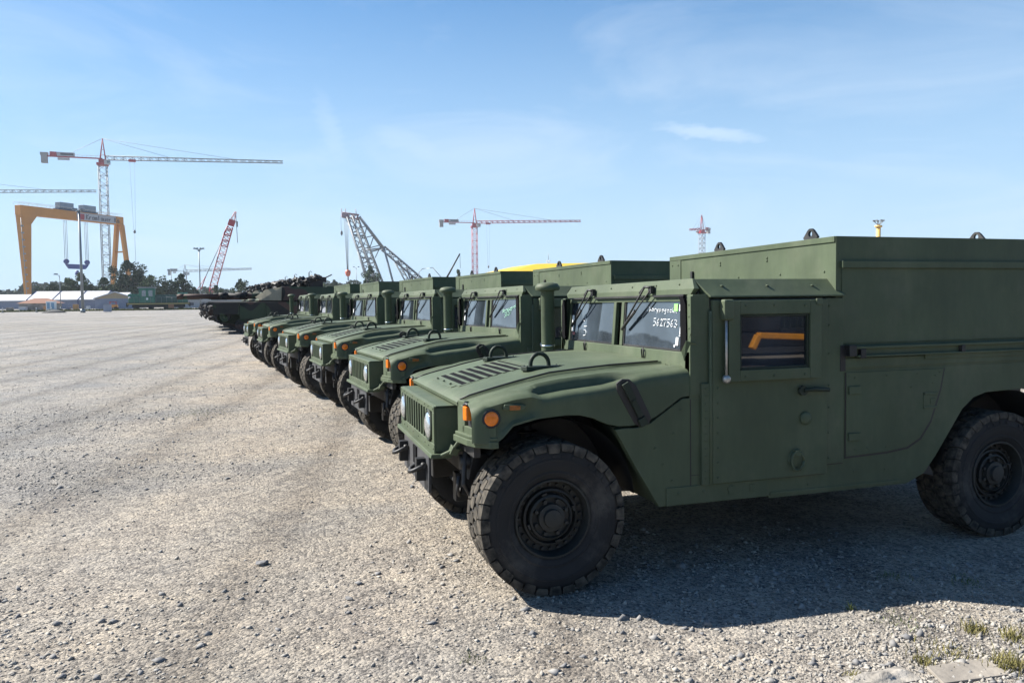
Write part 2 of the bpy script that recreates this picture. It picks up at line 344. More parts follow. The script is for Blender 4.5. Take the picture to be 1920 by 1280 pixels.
# ------------------------------------------------------------------ utility truck
OFF = (1.5, 0, 0)
def M_(): return MB(OFF)
def rivets(mb, pts, r=.008, h=.006, ax='y', sgn=-1):
    for p in pts:
        q = {'y': (p[0], p[1]+sgn*h, p[2]), 'x': (p[0]+sgn*h, p[1], p[2]), 'z': (p[0], p[1], p[2]+h)}[ax]
        mb.cyl(p, q, r, r*.7, 6)
ZS = [(-.47, 1.075), (-.41, 1.10), (-.24, 1.14), (-.075, 1.158), (.08, 1.18), (.37, 1.206), (.8, 1.247), (.86, 1.25)]
ZC = [(-.47, 1.105), (-.45, 1.122), (-.35, 1.15), (-.083, 1.213), (.1, 1.25), (.19, 1.26), (.5, 1.282), (.86, 1.295)]
ZB = [(-.47, .90), (-.33, .885), (-.25, .98), (-.1, 1.015), (.067, 1.028), (.2, 1.02), (.36, .945), (.44, .946), (.515, .943), (.60, .965), (.812, 1.10), (.86, 1.10)]
def hood_surf(x, y):
    zc = interp(x, ZC); return zc-.012*(abs(y)/.7)**2
def make_truck():
    root = empty('utility_truck', (0, 0, 0))
    P = lambda mb, name, m, par=root, **k: mb.build(name, m, par, **k)
    # ---- body: lower side skins, cab shell, floor, front lobes' backing
    b = M_()
    side = [(.375, .925), (.44, .93), (.515, .928), (.60, .95), (.812, 1.085), (.86, 1.085), (.86, 1.36), (1.0, 1.36), (1.0, 1.21), (4.05, 1.21), (4.05, .62), (3.92, .64), (3.78, .88), (3.62, 1.0), (3.49, 1.026), (3.15, 1.015), (3.04, .985), (2.942, .91), (2.718, .61), (2.62, .50), (2.476, .441), (1.42, .436), (1.408, .45), (.654, .451), (.513, .684)]
    b.prism(side, 'y', -1.055, -1.0); b.prism(side, 'y', 1.0, 1.055)
    b.box(.945, 1.903, -1.02, 1.02, .46, 1.69)                     # cab shell
    b.box(1.903, 4.05, -1.0, 1.0, 1.1, 1.2)                       # bed floor
    b.prism([(.654, .46), (.54, .69), (.42, .92), (.85, 1.09), (.9, .46)], 'y', -1.0, 1.0)   # bulkhead
    b.box(2.5, 2.56, -1.0, 1.0, .5, 1.1)
    for s in (-1, 1):
        b.box(1.42, 2.42, s*1.055, s*1.061, .455, .475)             # rocker seam strip
        b.box(.70, 1.40, s*1.053, s*1.063, .452, .56)
        rivets(b, [(x, s*1.063, .52) for x in (.78, .95, 1.12, 1.3)], .012, .005, 'y', s)
        for x in (1.12, 1.27): b.box(x, x+.035, s*1.06, s*1.068, .49, .54)
        rivets(b, [(x, s*1.055, z) for x, z in ((.63, .80), (.68, .70), (.74, .60), (.75, .88), (.80, 1.02), (2.05, .56), (2.3, .55), (1.7, .50))], .01, .005, 'y', s)
    P(b, 'body', GREEN, bevel=.008)
    # engine bay and underside, dark
    u = M_(); u.box(-.40, .72, -.54, .54, .62, 1.02); u.box(.6, 4.0, -.45, .45, .40, .62); u.box(-.42, .6, -.40, -.32, .42, .60); u.box(-.42, .6, .32, .40, .42, .60)
    u.box(2.56, 4.0, -.62, .62, .62, 1.12); u.box(-.44, -.40, -.95, .95, .80, 1.04)
    for x in (0, 3.3):
        u.cyl((x, -.9, .435), (x, .9, .435), .045, n=12)
        for s in (-1, 1):
            u.tube([(x-.18, s*.35, .42), (x, s*.74, .30), (x+.18, s*.35, .42)], .028, 8)
            u.tube([(x-.12, s*.40, .80), (x, s*.74, .56), (x+.12, s*.40, .80)], .024, 8)
            for k in range(9): u.lathe([(.062, -.008), (.072, 0), (.062, .008)], (x, s*.56, .45+k*.052), 'z', 14)
            u.cyl((x, s*.56, .38), (x, s*.56, .95), .035, n=10)
            u.lathe([(.001, -.10), (.12, -.09), (.16, -.02), (.16, .05), (.001, .06)], (x, s*.78, .435), 'y', 20)
    u.cyl((-.2, -.70, .33), (-.2, .70, .33), .02, n=8); u.obox((-.30, -.42, .56), (.18, .16, .20), (0, .3, 0)); u.obox((-.28, .42, .56), (.18, .16, .20), (0, .3, 0))
    u.obox((-.36, -.62, .70), (.10, .12, .16), (.2, .1, .3)); u.tube([(-.42, -.66, .78), (-.44, -.70, .60), (-.38, -.66, .50), (-.30, -.6, .50)], .016, 8)
    P(u, 'chassis', BLACK, bevel=.006)
    # ---- hood shell
    xs = [-.47, -.46, -.44, -.40, -.35, -.3, -.24, -.18, -.14, -.125, -.11, -.095, -.08, -.065, -.03, .08, .16, .24, .32, .4, .48, .56, .64, .72, .80, .86]
    h = M_()
    for s in (-1, 1):
        rows = []
        for x in xs:
            zc = interp(x, ZC); zs = interp(x, ZS); zb = interp(x, ZB); t = min(1, max(0, (x+.47)/.06))
            sh = 1.057-.03*(1-t)**2
            # side bulge: upper shoulder stands out over the wheel cut, scooped flat near the lamps
            sc = .0
            if x < -.1: sc = .018
            kk = max(0, min(1, (x+.13)/.07))*max(0, min(1, (.52-x)/.16)); yl = .960-.0*kk
            sc = .026*(1-max(0, min(1, (x+.13)/.06)))*min(1, max(0, (x+.40)/.06))
            row = [(x, 0, zc), (x, s*.3, zc-.003), (x, s*.55, zc-.008), (x, s*.70, zc-.012), (x, s*.712, zc-.026), (x, s*.80, zc-.03-(zc-.03-zs)*.22), (x, s*.88, zs+(zc-.03-zs)*.5), (x, s*.935, zs+.03+.012*kk), (x, s*(.972-.012*kk), zs+.018+.004*kk), (x, s*(.990-.022*kk), zs+.012-.030*kk), (x, s*(sh-.030), zs+.004-.030*kk), (x, s*(sh-.008), zs-.014-.026*kk), (x, s*(sh-sc*.6), zs-.042-.02*kk), (x, s*(sh-sc), zs-.085), (x, s*(sh-sc*.8), max(zb+.03, zs-.17)), (x, s*sh, zb+.012), (x, s*sh, zb), (x, s*(sh-.02), zb-.004), (x, s*(sh-.05), zb+.005)]
            rows.append(row)
        h.grid(rows)
        # front face of the lobe between lip and lower flare
        h.hull([(-.47, s*.735, 1.10), (-.46, s*.735, .89), (-.47, s*.96, 1.07), (-.455, s*.975, .89), (-.405, s*1.04, 1.075), (-.40, s*1.045, .89), (-.43, s*.735, 1.10), (-.40, s*.735, .89)]) if False else None
    # lip across the middle curling down
    h.grid([[(-.47, y, interp(-.47, ZC)-.004*(abs(y)/.5)) for y in (-.735, -.5, -.25, 0, .25, .5, .735)], [(-.482, y, 1.09) for y in (-.735, -.5, -.25, 0, .25, .5, .735)], [(-.478, y, 1.068) for y in (-.735, -.5, -.25, 0, .25, .5, .735)], [(-.44, y, 1.064) for y in (-.735, -.5, -.25, 0, .25, .5, .735)]])
    hood = P(h, 'hood', GREEN, ang=42)
    for s in (-1, 1):
        lb = M_()
        # frame of the lobe face with an opening for the marker lamp
        def bar(y0, y1, z0, z1, x0=-.478, x1=-.455): lb.box(x0, x1, s*y0, s*y1, z0, z1)
        lb.prism([(-.478, s*.725), (-.478, s*.82), (-.45, s*.82), (-.44, s*.725)], 'z', .90, 1.105)
        lb.prism([(-.478, s*.972), (-.476, s*1.0), (-.45, s*1.046), (-.36, s*1.057), (-.36, s*1.03), (-.44, s*.972)], 'z', .90, 1.082)
        lb.prism([(-.478, s*.79), (-.478, s*.965), (-.45, s*.965), (-.45, s*.79)], 'z', .90, .965)
        lb.prism([(-.478, s*.79), (-.478, s*.965), (-.45, s*.965), (-.45, s*.79)], 'z', 1.085, 1.095)
        lb.prism([(-.505, s*.72), (-.515, s*.93), (-.50, s*1.0), (-.44, s*1.066), (-.335, s*1.07), (-.325, s*1.03), (-.42, s*.72)], 'z', .866, .905)
        lb.prism([(-.495, s*.725), (-.50, s*.92), (-.485, s*.99), (-.435, s*1.06), (-.34, s*1.062), (-.33, s*1.03), (-.42, s*.725)], 'z', .905, .925)
        lb.box(-.45, -.33, s*.72, s*.735, .90, 1.10)
        # raised housing of the small side marker
        lb.prism([(-.30, 1.078), (-.29, 1.106), (-.20, 1.104), (-.165, 1.095), (-.175, 1.070), (-.22, 1.064)], 'y', s*1.03, s*1.062)
        n0 = len(lb.v)
        lb.v = [(x+max(0, min(1.04, abs(y))-.725)*.20*min(1, max(0, (-.325-x)/.10)), y, z) for x, y, z in lb.v]
        P(lb, 'fender_nose', GREEN, hood, bevel=.010)
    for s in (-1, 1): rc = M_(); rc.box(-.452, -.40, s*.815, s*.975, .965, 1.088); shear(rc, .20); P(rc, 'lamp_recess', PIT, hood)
    # louvre panel: black sheet standing in for the shade in the slots, and slats
    lt = M_(); lt.grid([[(x, y, hood_surf(x, y)+.0012) for y in (-.32, 0, .32)] for x in [i*.05-.37 for i in range(10)]], False)
    P(lt, 'louvre_slot_shade', PIT, hood)
    sl_ = M_(); n = 8; p0, p1 = -.375, .10; pitch = (p1-p0)/n
    def slab(x0, x1, y0, y1, hh=.012):
        a = [(x, y, hood_surf(x, y)+q) for q in (.001, hh) for x, y in ((x0, y0), (x1, y0), (x1, y1), (x0, y1))]; sl_.hexa(a)
    for k in range(n+1): slab(p0+k*pitch-.002, p0+k*pitch+.021, -.33, .33, .004)
    slab(-.378, .125, .33, .355, .004); slab(-.378, .125, -.355, -.33, .004); slab(.128, .15, -.355, .355, .004); slab(-.42, -.382, -.30, .30, .004)
    for y in (-.2, 0, .2): sl_.cyl((-.40, y, hood_surf(-.4, y)+.006), (-.40, y, hood_surf(-.4, y)+.016), .009, n=8)
    P(sl_, 'louvre_panel', GREEN2, hood, bevel=.002, seg=1)
    for s in (-1, 1):
        sm = M_()
        pts = [(x, s*.716, hood_surf(x, .7)+.003) for x in [-.46, -.4, -.3, -.1, .1, .3, .5, .7, .83]]
        sm.tube(pts, .0055, 6)
        P(sm, 'hood_seam', BLACK, hood)
    for s in (-1, 1):
        r = M_(); pts = []
        for k in range(15):
            t = math.pi*k/14; pts.append((.124-.062*math.cos(t)-.0, s*.467, 1.258+.082*math.sin(t)**.8))
        r.tube([(.062, s*.467, 1.235)]+pts+[(.186, s*.467, 1.25)], .0135, 10)
        lr = P(r, 'lifting_ring', DARKG)
        q = M_(); q.prism([(.02, s*.467-.05), (.0, s*.467), (.02, s*.467+.05), (.24, s*.467+.045), (.30, s*.467), (.24, s*.467-.045)], 'z', 1.235, 1.262)
        rivets(q, [(x, s*.467+y, 1.262) for x in (.03, .25) for y in (-.03, .03)], .007, .006, 'z')
        P(q, 'ring_plate', DARKG, lr, bevel=.003)
    # wheel arch liners
    for s in (-1, 1):
        li = M_(); rows = []
        for a in range(0, 13):
            t = math.pi*(.22+a/12*.76); x, z = .02-math.cos(t)*.50, .50+math.sin(t)*.50
            rows.append([(x, s*1.0, z), (x, s*.55, z)])
        li.grid(rows); P(li, 'arch_liner', BLACK)
        li = M_(); rows = []
        for a in range(0, 13):
            t = math.pi*(.02+a/12*.96); x, z = 3.36-math.cos(t)*.56, .50+math.sin(t)*.52
            rows.append([(x, s*1.02, z), (x, s*.55, z)])
        li.grid(rows); P(li, 'arch_liner', BLACK)
        li = M_(); li.box(-.25, .62, s*.54, s*.56, .5, 1.0); P(li, 'inner_wing', BLACK)
    # ---- grille
    g = M_(); gx = -.597
    g.box(gx+.012, -.36, -.611, -.595, .775, 1.055); g.box(gx+.012, -.36, .595, .611, .775, 1.055)
    g.box(gx+.012, -.41, -.611, .611, 1.041, 1.058)
    g.box(gx+.012, -.50, -.611, .611, .775, .79)
    # front plate built round seven slots and two lamp openings
    zt, zb_ = 1.055, .775
    g.box(gx, gx+.014, -.611, .611, 1.018, zt); g.box(gx, gx+.014, -.611, .611, zb_, .828)
    ns = 8; y0, y1 = -.335, .335; w = (y1-y0)/(ns*2-1)
    for k in range(ns*2-1):
        if k % 2: g.box(gx, gx+.014, y0+(k+.22)*w, y0+(k+.78)*w, .828, 1.018)
    g.box(gx, gx+.014, -.372, y0, .828, 1.018); g.box(gx, gx+.014, y1, .372, .828, 1.018)
    g.box(gx, gx+.014, -.611, -.558, .828, 1.018); g.box(gx, gx+.014, .558, .611, .828, 1.018)
    g.prism([(-.62, .775), (-.625, .75), (-.50, .745), (-.48, .775)], 'y', -.64, .64)
    rivets(g, [(gx, y, z) for y in (-.59, -.45, -.33, -.1, .1, .33, .45, .59) for z in (1.04, .80)], .008, .005, 'x', -1)
    gr = P(g, 'grille', GREEN, bevel=.003, seg=1)
    q = M_(); q.box(-.54, -.42, -.59, .59, .80, 1.035); P(q, 'radiator_core', PIT, gr)
    
    for s in (-1, 1):
        q = M_(); c = (-.60, s*.462, .925)
        q.lathe([(.001, -.022), (.04, -.02), (.07, -.012), (.083, .002), (.085, .02)], c, 'x', 32)
        hl = P(q, 'headlight', HLGLASS)
        q = M_(); q.lathe([(.086, .02), (.096, .012), (.098, -.002), (.090, -.008), (.083, 0)], c, 'x', 32); P(q, 'headlight_ring', DARKG, hl)
    # marker lamps
    for s in (-1, 1):
        q = M_()
        pr = [(-.488, 1.0), (-.492, 1.03), (-.488, 1.072)]
        rows = [[(-.47, s*y, z), (-.50, s*(y+.004 if s else y), z), (-.507, s*(y+.028), z), (-.50, s*(y+.05), z), (-.47, s*(y+.055), z)] for y in (.862,) for z in (1.005, 1.04, 1.084)]
        q.hull([p for r in rows for p in r]); shear(q, .20); q.v = [(x-.008, y, z) for x, y, z in q.v]; lp = P(q, 'marker_light', AMBER, bevel=.005)
        q = M_(); q.tube([(-.485, s*.83, 1.085), (-.495, s*.88, 1.098), (-.49, s*.945, 1.088), (-.47, s*.945, 1.0), (-.475, s*.92, .985)], .009, 6); shear(q, .2); P(q, 'lamp_guard', BLACK, lp)
        q = M_(); q.lathe([(.001, s*.018), (.03, s*.016), (.043, s*.008), (.046, -.0)], (-.365, s*1.047, 1.03), 'y', 28); rd = P(q, 'round_reflector', AMBER)
        q = M_(); q.lathe([(.046, s*.010), (.053, s*.008), (.054, -.004)], (-.365, s*1.047, 1.03), 'y', 28); P(q, 'reflector_rim', BLACK, rd)
        q = M_(); q.prism([(-.262, 1.073), (-.262, 1.098), (-.20, 1.096), (-.20, 1.072)], 'y', s*1.03, s*1.068); P(q, 'side_marker', AMBERD, bevel=.003)
    # hood latch in its recess, both sides
    for s in (-1, 1):
        q = M_(); pl = [(.385, 1.195), (.42, 1.218), (.465, 1.215), (.51, 1.175), (.605, .985), (.59, .945), (.53, .935), (.495, .955), (.385, 1.15)]
        q.prism(pl, 'y', s*1.045, s*1.0605); lt_ = P(q, 'hood_latch', BLACK, bevel=.004)
        q = M_(); q.obox((.455, s*1.072, 1.145), (.042, .022, .11), (0, R_(-27), 0)); q.obox((.505, s*1.070, 1.045), (.034, .02, .11), (0, R_(-27), 0)); q.obox((.545, s*1.068, .965), (.05, .02, .05), (0, R_(-27), 0)); q.cyl((.48, s*1.06, 1.09), (.48, s*1.09, 1.09), .008, n=8)
        P(q, 'latch_strap', DARKG, lt_, bevel=.003)
    # ---- windscreen frame
    f = M_()
    X0, X1 = .872, .905
    def wx(z): return X0+(z-1.25)/(1.70-1.25)*.035
    def plate(y0, y1, z0, z1, d=.03, o=0):
        f.hexa([(wx(z0)+o, y0, z0), (wx(z0)+d+o, y0, z0), (wx(z0)+d+o, y1, z0), (wx(z0)+o, y1, z0), (wx(z1)+o, y0, z1), (wx(z1)+d+o, y0, z1), (wx(z1)+d+o, y1, z1), (wx(z1)+o, y1, z1)])
    plate(-1.0, 1.0, 1.20, 1.352, .05, -.012); plate(-.955, .955, 1.660, 1.705, .05, 0)
    for s in (-1, 1):
        plate(s*.045, s*.088, 1.352, 1.660); plate(s*.922, s*.952, 1.352, 1.66)
    plate(-.95, .95, 1.70, 1.74, .05, .0)
    f.box(.85, .93, -1.0, 1.0, 1.15, 1.22)
    rivets(f, [(.853, y, 1.27) for y in (-.9, -.84, -.78, .78, .84, .9)], .008, .005, 'x', -1)
    fr = P(f, 'windshield_frame', GREEN, bevel=.003, seg=1)
    q = M_(); q.box(.934, .944, -.97, .97, 1.36, 1.70); q.box(.936, .945, -1.02, 1.02, 1.30, 1.72); P(q, 'frame_gap', BLACK, fr)
    for s in (-1, 1):
        q = M_(); z0, z1 = 1.354, 1.658
        q.hexa([(wx(z0)+.014, s*.09, z0), (wx(z0)+.02, s*.09, z0), (wx(z0)+.02, s*.92, z0), (wx(z0)+.014, s*.92, z0), (wx(z1)+.014, s*.09, z1), (wx(z1)+.02, s*.09, z1), (wx(z1)+.02, s*.92, z1), (wx(z1)+.014, s*.92, z1)])
        P(q, 'windshield_pane', WGLASS, fr)
        q = M_()
        for (ya, yb, za, zb2) in ((.09, .102, z0, z1), (.908, .92, z0, z1), (.09, .92, z0, z0+.012)):
            q.hexa([(wx(za)+.007, s*ya, za), (wx(za)+.013, s*ya, za), (wx(za)+.013, s*yb, za), (wx(za)+.007, s*yb, za), (wx(zb2)+.007, s*ya, zb2), (wx(zb2)+.013, s*ya, zb2), (wx(zb2)+.013, s*yb, zb2), (wx(zb2)+.007, s*yb, zb2)])
        P(q, 'pane_gasket', BLACK, fr)
    # armoured corner pillars and visor
    for s in (-1, 1):
        a = M_()
        a.prism([(.86, 1.10), (.86, 1.38), (.878, 1.70), (.99, 1.70), (1.0, 1.38), (1.0, 1.10)], 'y', s*1.0, s*1.062)
        a.prism([(s*1.026, 1.42), (s*1.026, 1.69), (s*1.066, 1.69), (s*1.066, 1.47), (s*1.02, 1.39)], 'x', .862, .876)
        a.hull([(.84, s*.99, 1.36), (.84, s*1.05, 1.43), (.86, s*.99, 1.30), (.86, s*1.07, 1.42), (.90, s*1.0, 1.33), (.90, s*1.07, 1.41)])
        rivets(a, [(.862, s*1.045, z) for z in (1.5, 1.57, 1.64)], .008, .005, 'x', -1)
        P(a, 'corner_pillar', GREEN, bevel=.004)
        q = M_(); q.prism([(s*.958, 1.36), (s*.958, 1.665), (s*.935, 1.69), (s*.99, 1.692), (s*1.02, 1.64), (s*1.026, 1.5), (s*1.026, 1.40), (s*1.0, 1.37)], 'x', .853, .872); P(q, 'pillar_gap_shade', PIT)  # black plate stands in for the shaded gap inside the outer pillar
    r = M_()
    for s in (-1, 1):
        r.hull([(.934, s*.975, 1.795), (1.93, s*.975, 1.795), (.985, s*1.085, 1.688), (1.955, s*1.085, 1.688), (.985, s*1.085, 1.680), (1.955, s*1.085, 1.680), (.934, s*.96, 1.775), (1.93, s*.96, 1.70), (.96, s*.96, 1.70)])
        rivets(r, [(x, s*1.025, 1.748) for x in (1.1, 1.42, 1.75)], .012, .008, 'z')
    r.box(.93, 1.93, -.975, .975, 1.74, 1.793)
    r.hull([(.926, -.975, 1.797), (.926, .975, 1.797), (.94, -.975, 1.797), (.94, .975, 1.797), (.902, -1.035, 1.735), (.902, 1.035, 1.735), (.90, -1.0, 1.70), (.90, 1.0, 1.70), (.93, -1.0, 1.70), (.93, 1.0, 1.70), (.94, -1.035, 1.735), (.94, 1.035, 1.735)])
    rivets(r, [(.912, y, 1.765) for y in (-.85, -.55, -.2, .15, .5, .85)], .009, .006, 'x', -1)
    rf = P(r, 'roof', GREEN, bevel=.004)
    q = M_(); q.box(.886, .90, -.94, -.55, 1.690, 1.703); q.box(.886, .90, -.45, .40, 1.690, 1.703); q.box(.886, .90, .52, .93, 1.690, 1.703); P(q, 'visor_gap_shade', BLACK, rf)  # black bars stand in for the dark gap line under the visor
    # wipers
    for y in (-.52, .44):
        q = M_(); q.box(.872, .90, y-.03, y+.01, 1.715, 1.765)
        q.tube([(.875, y-.02, 1.755), (.868, y+.05, 1.76), (.868, y+.12, 1.72)], .009, 6)
        q.tube([(.868, y+.05, 1.76), (.862, y+.20, 1.63), (.868, y+.32, 1.545)], .007, 6)
        q.tube([(.872, y-.01, 1.73), (.866, y+.12, 1.64), (.868, y+.24, 1.56)], .005, 6)
        w_ = P(q, 'wiper', BLACK)
        q = M_(); q.tube([(.872, y+.20, 1.60), (.872, y+.41, 1.47)], .011, 6); P(q, 'wiper_blade', BLACK, w_)
    for y in (-.463, .535):
        q = M_(); q.tube([(.858, y-.012, 1.275), (.852, y-.014, 1.34), (.856, y, 1.357), (.852, y+.014, 1.34), (.858, y+.012, 1.275)], .005, 6); P(q, 'frame_strap', BLACK)
    # ---- snorkel
    q = M_(); c = (.70, .955, 0)
    q.lathe([(.062, 1.19), (.062, 1.235), (.056, 1.24), (.056, 1.77), (.058, 1.775)], c, 'z', 28); sn = P(q, 'snorkel', GREEN, ang=40)
    q = M_(); q.lathe([(.058, 1.765), (.098, 1.77), (.104, 1.785), (.104, 1.80), (.085, 1.825), (.05, 1.835), (.001, 1.838)], c, 'z', 28); P(q, 'snorkel_cap', GREEN, sn, ang=40)
    q = M_(); q.lathe([(.0565, 1.30), (.0605, 1.302), (.0605, 1.314), (.0565, 1.316)], c, 'z', 28); P(q, 'hose_clamp', CHROME, sn)
    q = M_(); q.tube([(.70, .955, 1.22), (.60, .93, 1.20), (.50, .86, 1.18)], .06, 12); P(q, 'snorkel_elbow', GREEN, sn)
    # ---- doors
    for s in (-1, 1):
        d = M_()
        d.box(1.00, 1.82, s*1.055, s*1.083, .565, 1.665); d.box(1.82, 1.955, s*1.055, s*1.066, .62, 1.67)
        rivets(d, [(1.845, s*1.066, z) for z in (.66, .82, .98, 1.12, 1.32, 1.5, 1.62)], .008, .006, 'y', s)
        dr = P(d, 'door', GREEN, bevel=.004)
        q = M_(); q.box(.992, 1.826, s*1.05, s*1.0572, .556, 1.672); q.box(1.82, 1.961, s*1.05, s*1.0568, .613, 1.672); q.box(.862, .868, s*1.05, s*1.0565, .455, 1.08); q.box(.868, .925, s*1.05, s*1.0565, .62, .624); P(q, 'door_gap', BLACK, dr)
        q = M_(); q.box(.93, .985, s*1.055, s*1.076, .56, 1.17); q.cyl((.990, s*1.074, .56), (.990, s*1.074, 1.60), .012, n=8)
        rivets(q, [(.957, s*1.076, .60+k*.045) for k in range(13)], .0065, .005, 'y', s); rivets(q, [(1.035, s*1.083, .60+k*.09) for k in range(7)], .008, .006, 'y', s)
        rivets(q, [(.985, s*1.083, z) for z in (1.25, 1.36, 1.47, 1.56)], .008, .006, 'y', s)
        P(q, 'door_hinge', GREEN, dr, bevel=.002, seg=1)
        q = M_()
        def fb(x0, x1, z0, z1, y0=1.083, y1=1.125): q.box(x0, x1, s*y0, s*y1, z0, z1)
        fb(1.085, 1.16, 1.178, 1.66); fb(1.66, 1.742, 1.178, 1.66); fb(1.16, 1.66, 1.178, 1.245); fb(1.16, 1.66, 1.578, 1.66)
        fb(1.70, 1.745, 1.63, 1.668, 1.12, 1.132)
        rivets(q, [(x, s*1.125, z) for x in (1.20, 1.40, 1.62) for z in (1.205, 1.63)], .010, .006, 'y', s)
        P(q, 'window_frame', GREEN, dr, bevel=.006)
        q = M_()
        def gb(x0, x1, z0, z1): q.box(x0, x1, s*1.083, s*1.112, z0, z1)
        gb(1.16, 1.18, 1.245, 1.578); gb(1.645, 1.66, 1.245, 1.578); gb(1.18, 1.645, 1.245, 1.26); gb(1.18, 1.645, 1.563, 1.578)
        P(q, 'window_gasket', DARKG, dr, bevel=.003, seg=1)
        q = M_(); q.box(1.165, 1.655, s*1.084, s*1.096, 1.25, 1.573); P(q, 'door_window', DGLASS, dr)
        q = M_(); q.cyl((1.63, s*1.08, 1.10), (1.63, s*1.105, 1.10), .03, n=16); q.tube([(1.63, s*1.105, 1.102), (1.70, s*1.115, 1.108), (1.81, s*1.11, 1.098)], .013, 8); P(q, 'door_handle', DARKG, dr)
        q = M_(); q.lathe([(.042, s*0), (.040, s*.012), (.02, s*.018), (.001, s*.019)], (1.655, s*1.083, .925), 'y', 20); P(q, 'port_cover', GREEN, dr)
        q = M_(); q.lathe([(.001, s*.004), (.052, s*.004), (.058, 0)], (1.585, s*1.083, .675), 'y', 24); t_ = [(1.585+.045*math.cos(k*.5236), s*1.105, .665+.058*math.sin(k*.5236)) for k in range(13)]
        q.tube(t_, .008, 6); q.box(1.565, 1.605, s*1.083, s*1.11, .70, .735); P(q, 'towing_ring', GREEN, dr)
        q = M_(); q.box(1.045, 1.115, s*1.085, s*1.14, 1.545, 1.668); mr = P(q, 'mirror_bracket', GREEN, bevel=.012)
        q = M_(); q.cyl((1.072, s*1.115, 1.55), (1.072, s*1.115, 1.20), .008, n=10); q.cyl((1.100, s*1.118, 1.55), (1.100, s*1.118, 1.22), .005, n=8); q.lathe([(.026, s*.0), (.026, s*.02), (.012, s*.03), (.001, s*.03)], (1.078, s*1.10, 1.195), 'y', 14); P(q, 'mirror_rod', POLISH, mr)
        # side hatch behind the door
        q = M_(); hp = [(1.985, 1.195), (2.775, 1.195), (2.745, 1.06), (2.665, .85), (2.58, .74), (2.47, .685), (2.3, .665), (1.985, .655)]
        q.prism(hp, 'y', s*1.05, s*1.061)
        for k, (x, z) in enumerate(((2.0, 1.08), (2.0, .78))): q.box(x, x+.09, s*1.055, s*1.073, z-.025, z+.025)
        for a0, a1 in (((2.60, 1.02), (2.72, 1.04)), ((2.60, .93), (2.72, .945)), ((2.60, .93), (2.615, 1.04)), ((2.66, .96), (2.70, 1.0))): q.box(a0[0], a1[0], s*1.06, s*1.066, a0[1], a1[1])
        rivets(q, [(x, s*1.061, z) for x, z in ((2.15, .70), (2.62, .95), (2.68, 1.10), (2.74, 1.17), (2.0, 1.17), (2.05, 1.16), (2.3, 1.165), (2.55, 1.165), (2.7, 1.15), (2.05, .70), (2.3, .70), (2.5, 1.08))], .007, .005, 'y', s)
        P(q, 'side_hatch', GREEN, bevel=.003, seg=1)
        q = M_(); q.prism([(x+(.012 if x > 2.2 else -.008), z-(.012 if z < 1.1 else -.0)) for x, z in hp], 'y', s*1.045, s*1.0575); P(q, 'hatch_gasket', BLACK)
    # ---- cargo box
    c = M_(); c.box(1.903, 4.10, -1.057, 1.057, 1.21, 2.059)
    c.box(1.895, 1.91, -1.05, 1.05, 2.022, 2.059); c.box(1.897, 1.91, .86, 1.05, 1.82, 2.02)
    rivets(c, [(1.903, y, z) for y in (-.95, -.5, 0, .5) for z in (1.84,)], .009, .006, 'x', -1)
    rivets(c, [(1.897, y, z) for y, z in ((.92, 1.85), (1.0, 1.85), (.9, 1.98), (1.0, 1.98))], .009, .006, 'x', -1)
    rivets(c, [(1.903, y, z) for y in (-.35, .25) for z in (1.945, 1.965)], .011, .006, 'x', -1)
    for s in (-1, 1):
        c.box(1.935, 4.10, s*1.057, s*1.082, 1.858, 1.902); c.box(1.945, 4.10, s*1.057, s*1.064, 1.38, 1.858)
        c.box(1.965, 4.10, s*1.057, s*1.066, 1.225, 1.285); c.box(2.60, 4.10, s*1.066, s*1.078, 1.262, 1.292)
        rivets(c, [(1.925, s*1.057, z) for z in (1.5, 1.7, 1.95)], .007, .004, 'y', s)
    cb = P(c, 'cargo_box', GREEN, bevel=.004)
    for s in (-1, 1):
        q = M_(); q.box(1.985, 4.10, s*1.066, s*1.10, 1.345, 1.362); q.box(2.04, 4.10, s*1.066, s*1.10, 1.292, 1.305); q.box(1.985, 4.1, s*1.057, s*1.075, 1.30, 1.36)
        P(q, 'side_rail', GREEN, cb, bevel=.003, seg=1)
    for s in (-1, 1):
        q = M_(); q.box(1.965, 2.02, s*1.064, s*1.112, 1.30, 1.37); q.box(2.06, 2.10, s*1.07, s*1.105, 1.285, 1.345); q.box(2.88, 2.91, s*1.07, s*1.105, 1.305, 1.35)
        q.box(1.93, 1.972, s*1.05, s*1.07, 1.205, 1.37); P(q, 'rail_bracket', BLACK, cb, bevel=.002, seg=1)
    q = M_(); q.box(1.885, 1.903, .65, .68, 1.835, 1.915); q.box(1.88, 1.903, .64, .70, 1.83, 1.843)
    P(q, 'box_latch', BLACK, cb, bevel=.002, seg=1)
    for x, y in ((1.93, -.79), (1.93, .30), (3.35, -.79), (3.35, .79)):
        q = M_(); rr = [(-.075, 0), (-.075, .012), (-.03, .062), (-.012, .075), (.012, .075), (.03, .062), (.075, .012), (.075, 0)]
        o_, i_ = rr, []
        # lug with an eye: outer outline and hole stitched as a ring
        K = 20; out = []; inn = []
        for k in range(K):
            t = 2*math.pi*k/K; dx, dz = math.cos(t), math.sin(t); inn.append((.019*dx, .040+.019*dz))
            zr = dz; best = .2
            for (a0, b0), (a1, b1) in zip(rr, rr[1:]+rr[:1]):
                ex, ez = a1-a0, b1-b0; den = dx*ez-dz*ex
                if abs(den) > 1e-9:
                    tt = (a0*ez-(b0-.040)*ex)/den; uu = (a0*dz-(b0-.040)*dx)/den
                    if tt > 0 and -1e-6 <= uu <= 1+1e-6: best = min(best, tt)
            out.append((best*dx, .040+best*dz))
        vs = [(x+w, y+p, 2.056+z) for w in (-.009, .009) for p, z in out+inn]
        fs = []
